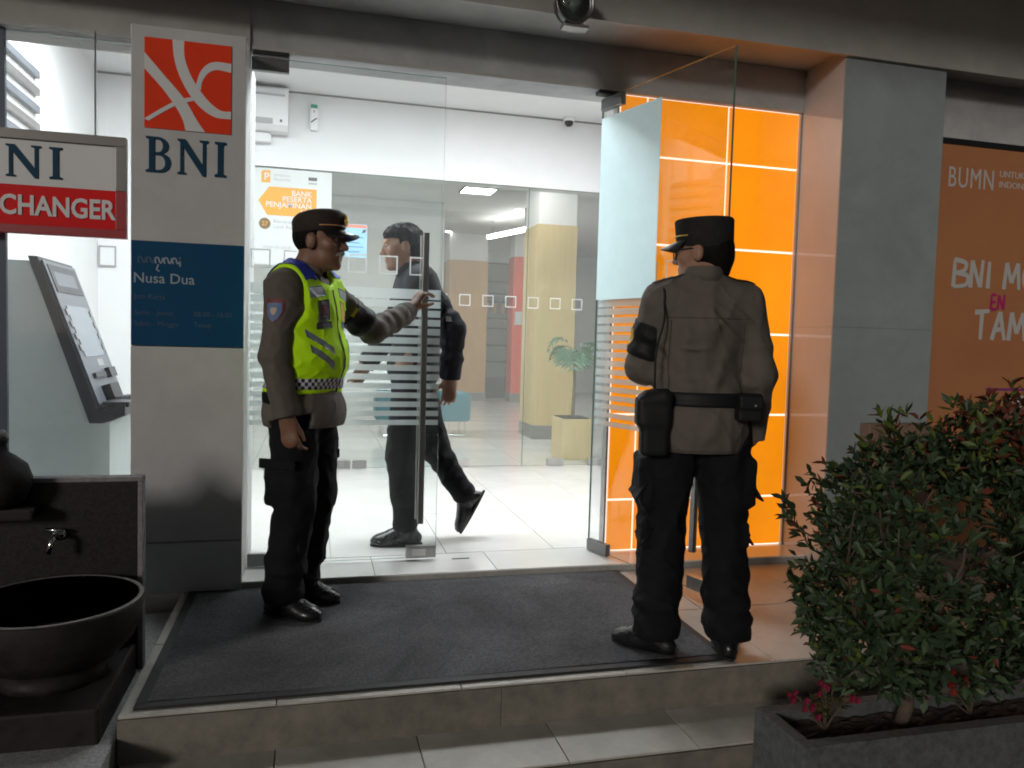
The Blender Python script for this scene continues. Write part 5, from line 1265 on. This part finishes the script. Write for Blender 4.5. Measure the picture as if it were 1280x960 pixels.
for c4, d4, n4, m4 in (([(-.150, -.4, 1.262), (.150, -.4, 1.262), (.150, -.4, 1.2655), (-.150, -.4, 1.2655)], (0, 1, 0), 40, 1), ([(-.135, -.4, 1.0), (-.1315, -.4, 1.0), (-.1335, -.4, 1.255), (-.137, -.4, 1.255)], (0, 1, 0), 1, 40), ([(.135, -.4, 1.0), (.1315, -.4, 1.0), (.1335, -.4, 1.255), (.137, -.4, 1.255)], (0, 1, 0), 1, 40), ([(-.165, -.4, .782), (.165, -.4, .782), (.165, -.4, .7855), (-.165, -.4, .7855)], (0, 1, 0), 40, 1)):
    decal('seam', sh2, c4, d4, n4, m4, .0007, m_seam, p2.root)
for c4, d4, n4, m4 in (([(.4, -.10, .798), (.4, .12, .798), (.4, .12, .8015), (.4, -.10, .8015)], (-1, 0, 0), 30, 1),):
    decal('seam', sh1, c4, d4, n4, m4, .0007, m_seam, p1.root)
# cuffs
for P_, e_, w_, sd4 in ((p1, el_r, wr_r, sh1), (p1, el_l, wr_l, sh1), (p2, e2r, w2r, sh2), (p2, e2l, w2l, sh2)):
    n4 = unit(np.subtract(w_, e_)); q4 = np.array(w_)-n4*(.052 if e_ is not el_l else .065)
    ring = []; _, s4, u4 = frame_of(n4)
    for t4 in np.linspace(0, 2*math.pi, 40): ring.append((q4+.10*(math.cos(t4)*s4+math.sin(t4)*u4), -(math.cos(t4)*s4+math.sin(t4)*u4)))
    pp = np.array([r4[0] for r4 in ring]); dd4 = np.array([r4[1] for r4 in ring])
    for _k in range(50): pp = pp+np.clip(sd4(pp)-.0004, -.01, .05)[:, None]*dd4*.7
    if np.linalg.norm(pp-q4, axis=1).max() < .075:
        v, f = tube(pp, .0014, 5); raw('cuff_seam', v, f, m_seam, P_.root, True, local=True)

# ---------------- visitor walking inside
p3 = Person('person', 'person in dark jacket walking left inside behind the frosted door', (.475, .36, .040), R(84)); p3.root.scale = (1.045, 1.045, 1.045)
J3 = dict(pelvis=(0, -.055, .95), belly=(0, -.075, 1.08), chest=(0, -.075, 1.27), neck=(0, -.045, 1.43), sh_r=(.160, -.03, 1.375), sh_l=(-.160, -.09, 1.375))
e3l, w3l = (-.22, -.25, 1.13), (-.20, -.24, .885); e3r, w3r = (.24, .06, 1.12), (.20, .20, .93)
hip3 = [(.085, -.06, .91), (-.085, -.05, .91)]; kn3 = [(.09, -.185, .50), (-.07, .0, .49)]; an3 = [(.085, -.345, .225), (-.055, -.035, .092)]
hc3 = (0, .015, 1.555); HR3 = yawm(R(10), R(-9)); hp3, hcut3, T3 = head_prims(hc3, HR3, .98, 1.0)
body3 = trunk(J3, .98)+arm(J3['sh_r'], e3r, w3r)+arm(J3['sh_l'], e3l, w3l)
for i in (0, 1): body3 += leg(hip3[i], kn3[i], an3[i])
body3 += [ell((-.055, .0, .042), (.026, .05, .02), .02), cone(an3[0], (.085, -.36, .15), .035, .03, .03)]
body3 += [cone(J3['neck'], tuple(np.array(hc3)+HR3@np.array([0, -.025, -.05])), .056, .053, .03)]+hp3
body3 += hand(w3l, (.02, .05, -1), (1, .1, 0), (0, 1, .1), (24, 28, 30, 34))+hand(w3r, (-.1, .5, -.85), (-1, 0, 0), (0, .9, .4), (24, 28, 30, 34))
lo3, hi3 = (-.40, -.50, -.02), (.40, .40, 1.74)
b3 = skin_obj('body', Sdf(body3, hcut3), lo3, hi3, .0040, m_skin2, p3.root); eyes(T3, HR3, b3)
jk = Sdf(trunk(J3, .98, .012, .94)+arm(J3['sh_r'], e3r, w3r, .010, (.060, .052, .050, .042))+arm(J3['sh_l'], e3l, w3l, .010, (.060, .054, .052, .042))+[ell((0, -.065, .92), (.170, .132, .14), .03)],
         [plane_cut((0, 0, -1), (0, 0, .80), .006), wrist_cut(e3r, w3r, .0), wrist_cut(e3l, w3l, .0), (ell((0, .0, 1.485), (.066, .09, .055), 0)[0], .01)], 0, cloth_fold(11.7, .007, more=lambda P: limb_rings(J3['sh_l'], e3l, .006, 22, .3, 1.1)(P)+limb_rings(e3l, w3l, .005, 20, 0, .8)(P)))
jo = skin_obj('jacket', jk, lo3, hi3, .006, m_jacket, p3.root)
collar(p3, (0, -.042, 1.448), None, jk, m_jacket, .05)
decal('jacket_mark', jk, [(-.5, -.235, 1.175), (-.5, -.205, 1.175), (-.5, -.205, 1.205), (-.5, -.235, 1.205)], (1, 0, 0), 3, 3, .002, m_gprint, jo)
pr = [ell(J3['pelvis'], (.168, .125, .13), .05)]
for i in (0, 1): pr += leg(hip3[i], kn3[i], np.add(an3[i], (0, .0, .02)), .006, (.096, .070, .068, .058))
tr3 = Sdf(pr, [plane_cut((0, 0, 1), (0, 0, .93), .004)], 0, cloth_fold(13.1, .008, more=lambda P: limb_rings(kn3[1], an3[1], .006, 20, .4, 1.2)(P)+limb_rings(kn3[0], an3[0], .006, 16, -.1, .7)(P)))
skin_obj('trousers', tr3, lo3, hi3, .006, m_trous, p3.root)
boots(p3, (-.055, -.035, .091), R(4), 0, m_boot, .05); boots(p3, (.085, -.345, .225), R(-2), R(62), m_boot, .03)
hs3 = Sdf([ell(T3(0, -.020, .040), (.086, .105, .090), .01, HR3), cone(T3(0, -.07, -.02), T3(0, -.065, -.05), .056, .05, .03), cone(T3(-.045, .050, .082), T3(.045, .050, .082), .022, .022, .03)],
          [(lambda P: np.minimum(((P-A(*T3(0, .022, 0)))@A(*(HR3@np.array([0, 1, 0.0]))))*-1, 9)+np.clip(((P-A(*T3(0, 0, .048)))@A(*(HR3@np.array([0, 0, 1.0]))))*8, 0, .3), .01), plane_cut(HR3@np.array([0, .35, -1.0]), T3(0, -.06, -.07), .01)]
          +[(ell(T3(s*.084, -.002, -.008), (.02, .028, .038), 0, HR3)[0], .006) for s in (-1, 1)], 0, lambda P: .012*(ridge(P, (42, 42, 18))**3-.3))
skin_obj('hair', hs3, np.array(hc3)-.18, np.array(hc3)+.18, .0045, m_hair, p3.root)
